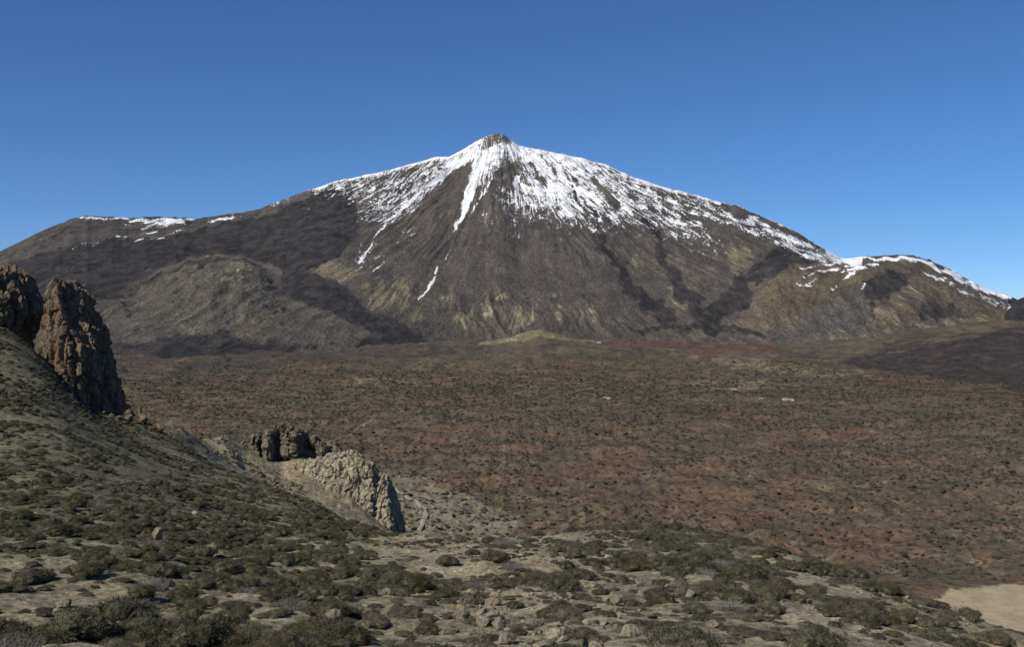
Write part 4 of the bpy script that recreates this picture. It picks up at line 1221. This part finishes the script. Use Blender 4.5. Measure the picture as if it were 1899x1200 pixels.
for k in range(4):
    o = link('plain_shrub', LM[k]); j = near_i[300 + 40 * k]
    o.location = (pX[j], pY[j], pz[j]); o.scale = (1.6, 1.5, 1.4)
    tag(o, 'small dark shrub on the near edge of the lava plain', 'shrub', 'shrubs on the plain'); first.append(o)
instance_cloud('plain_shrubs', np.stack([pX[i], pY[i], pz[i]], 1), np.stack([ps * RNG.uniform(.8, 1.5, len(i)), ps, ps * RNG.uniform(.7, 1.1, len(i))], 1),
               RNG.uniform(0, 6.28, len(i)), RNG.integers(0, 4, len(i)), first, 'countless dark shrubs dotting the brown lava plain', 'shrubs')

# ------------------------------------------------------------------ small white buildings on the plain
t_ = NT('white render'); M_WHITE = t_.done((.48, .465, .42))
t_ = NT('grey roof'); M_ROOF = t_.done((.55, .54, .52))
t_ = NT('dark opening'); M_OPEN = t_.done((.03, .03, .035))
def box(w, d, h, x=0, y=0, z=0):
    v = [(x + sx * w / 2, y + sy * d / 2, z + sz * h) for sz in (0, 1) for sx, sy in ((-1, -1), (1, -1), (1, 1), (-1, 1))]
    f = [(0, 3, 2, 1), (4, 5, 6, 7), (0, 1, 5, 4), (1, 2, 6, 5), (2, 3, 7, 6), (3, 0, 4, 7)]
    return v, f
def house(x, y, wpx, h, label, rz=0.0, dguess=None):
    ds = np.geomspace(1500, 5600, 3000); Xs = (x - PCX) / FPX * ds
    hit = np.nonzero(plain_z(Xs, ds) >= EYE + (PCY - y) / FPX * ds)[0]
    d = ds[hit[0]] if len(hit) else dguess
    X_ = (x - PCX) / FPX * d; w = wpx / FPX * d
    root = bpy.data.objects.new('hut', None); COL.objects.link(root)
    root.location = (X_, d, float(plain_z(np.array([X_]), np.array([d]))[0]) + .6); root.rotation_euler = (0, 0, rz)
    v, f = box(w, w * .5, h + 2, z=-2); link('wall', np_mesh('wall', v, f, M_WHITE, False), root)
    rv = [(-w * .53, -w * .29, h), (w * .53, -w * .29, h), (w * .53, w * .29, h), (-w * .53, w * .29, h), (-w * .45, 0, h + w * .06), (w * .45, 0, h + w * .06)]
    rme = bpy.data.meshes.new('roof'); rme.from_pydata(rv, [], [(0, 1, 5, 4), (2, 3, 4, 5), (1, 2, 5), (3, 0, 4), (3, 2, 1, 0)]); rme.materials.append(M_WHITE); link('roof', rme, root)
    v, f = box(w * .12, .2, h * .7, -w * .2, -w * .25 - .05, 0); link('door', np_mesh('door', v, f, M_OPEN, False), root)
    v, f = box(w * .14, .2, h * .35, w * .2, -w * .25 - .05, h * .4); link('window', np_mesh('window', v, f, M_OPEN, False), root)
    tag(root, label, 'building'); return root
house(1125, 740, 13, 1.9, 'low white hut alone in the middle of the brown plain', .1)
house(1456, 742, 9, 1.8, 'left of two adjoining white huts on the plain', .05)
house(1467, 743, 10, 1.5, 'right of two adjoining white huts on the plain', -.1)
house(1411, 741, 7, 1.3, 'small greyish hut near the two adjoining white huts', .2)
house(1361, 724, 9, 1.6, 'pale hut at the edge of the tan clearing', .1)
house(942, 632, 4.5, 6, 'white house on the pale yellow hill, first of three', .1)
house(949, 630.5, 4, 6, 'white house on the pale yellow hill, middle of three', -.1)
house(955.5, 632, 4.5, 6, 'white house on the pale yellow hill, last of three', .05)
house(1111, 636, 7, 4, 'white hut at the tapering end of the pale yellow hill', .1)

# ------------------------------------------------------------------ air
v, f = box(39000, 25000, 1700, 0, 9000, -27.2)
hz = np_mesh('haze', v, f, None, False)
hm = bpy.data.materials.new('thin mountain air'); hm.use_nodes = True
hn = hm.node_tree.nodes; hn.clear()
pv = hn.new('ShaderNodeVolumePrincipled'); ho = hn.new('ShaderNodeOutputMaterial')
pv.inputs['Color'].default_value = (.74, .83, 1.0, 1)
pv.inputs['Density'].default_value = 5e-6
pv.inputs['Anisotropy'].default_value = 0.0
hm.node_tree.links.new(pv.outputs[0], ho.inputs['Volume'])
hz.materials.append(hm)
tag(link('haze', hz), 'thin clear mountain air over the whole landscape', 'haze', kind='stuff')
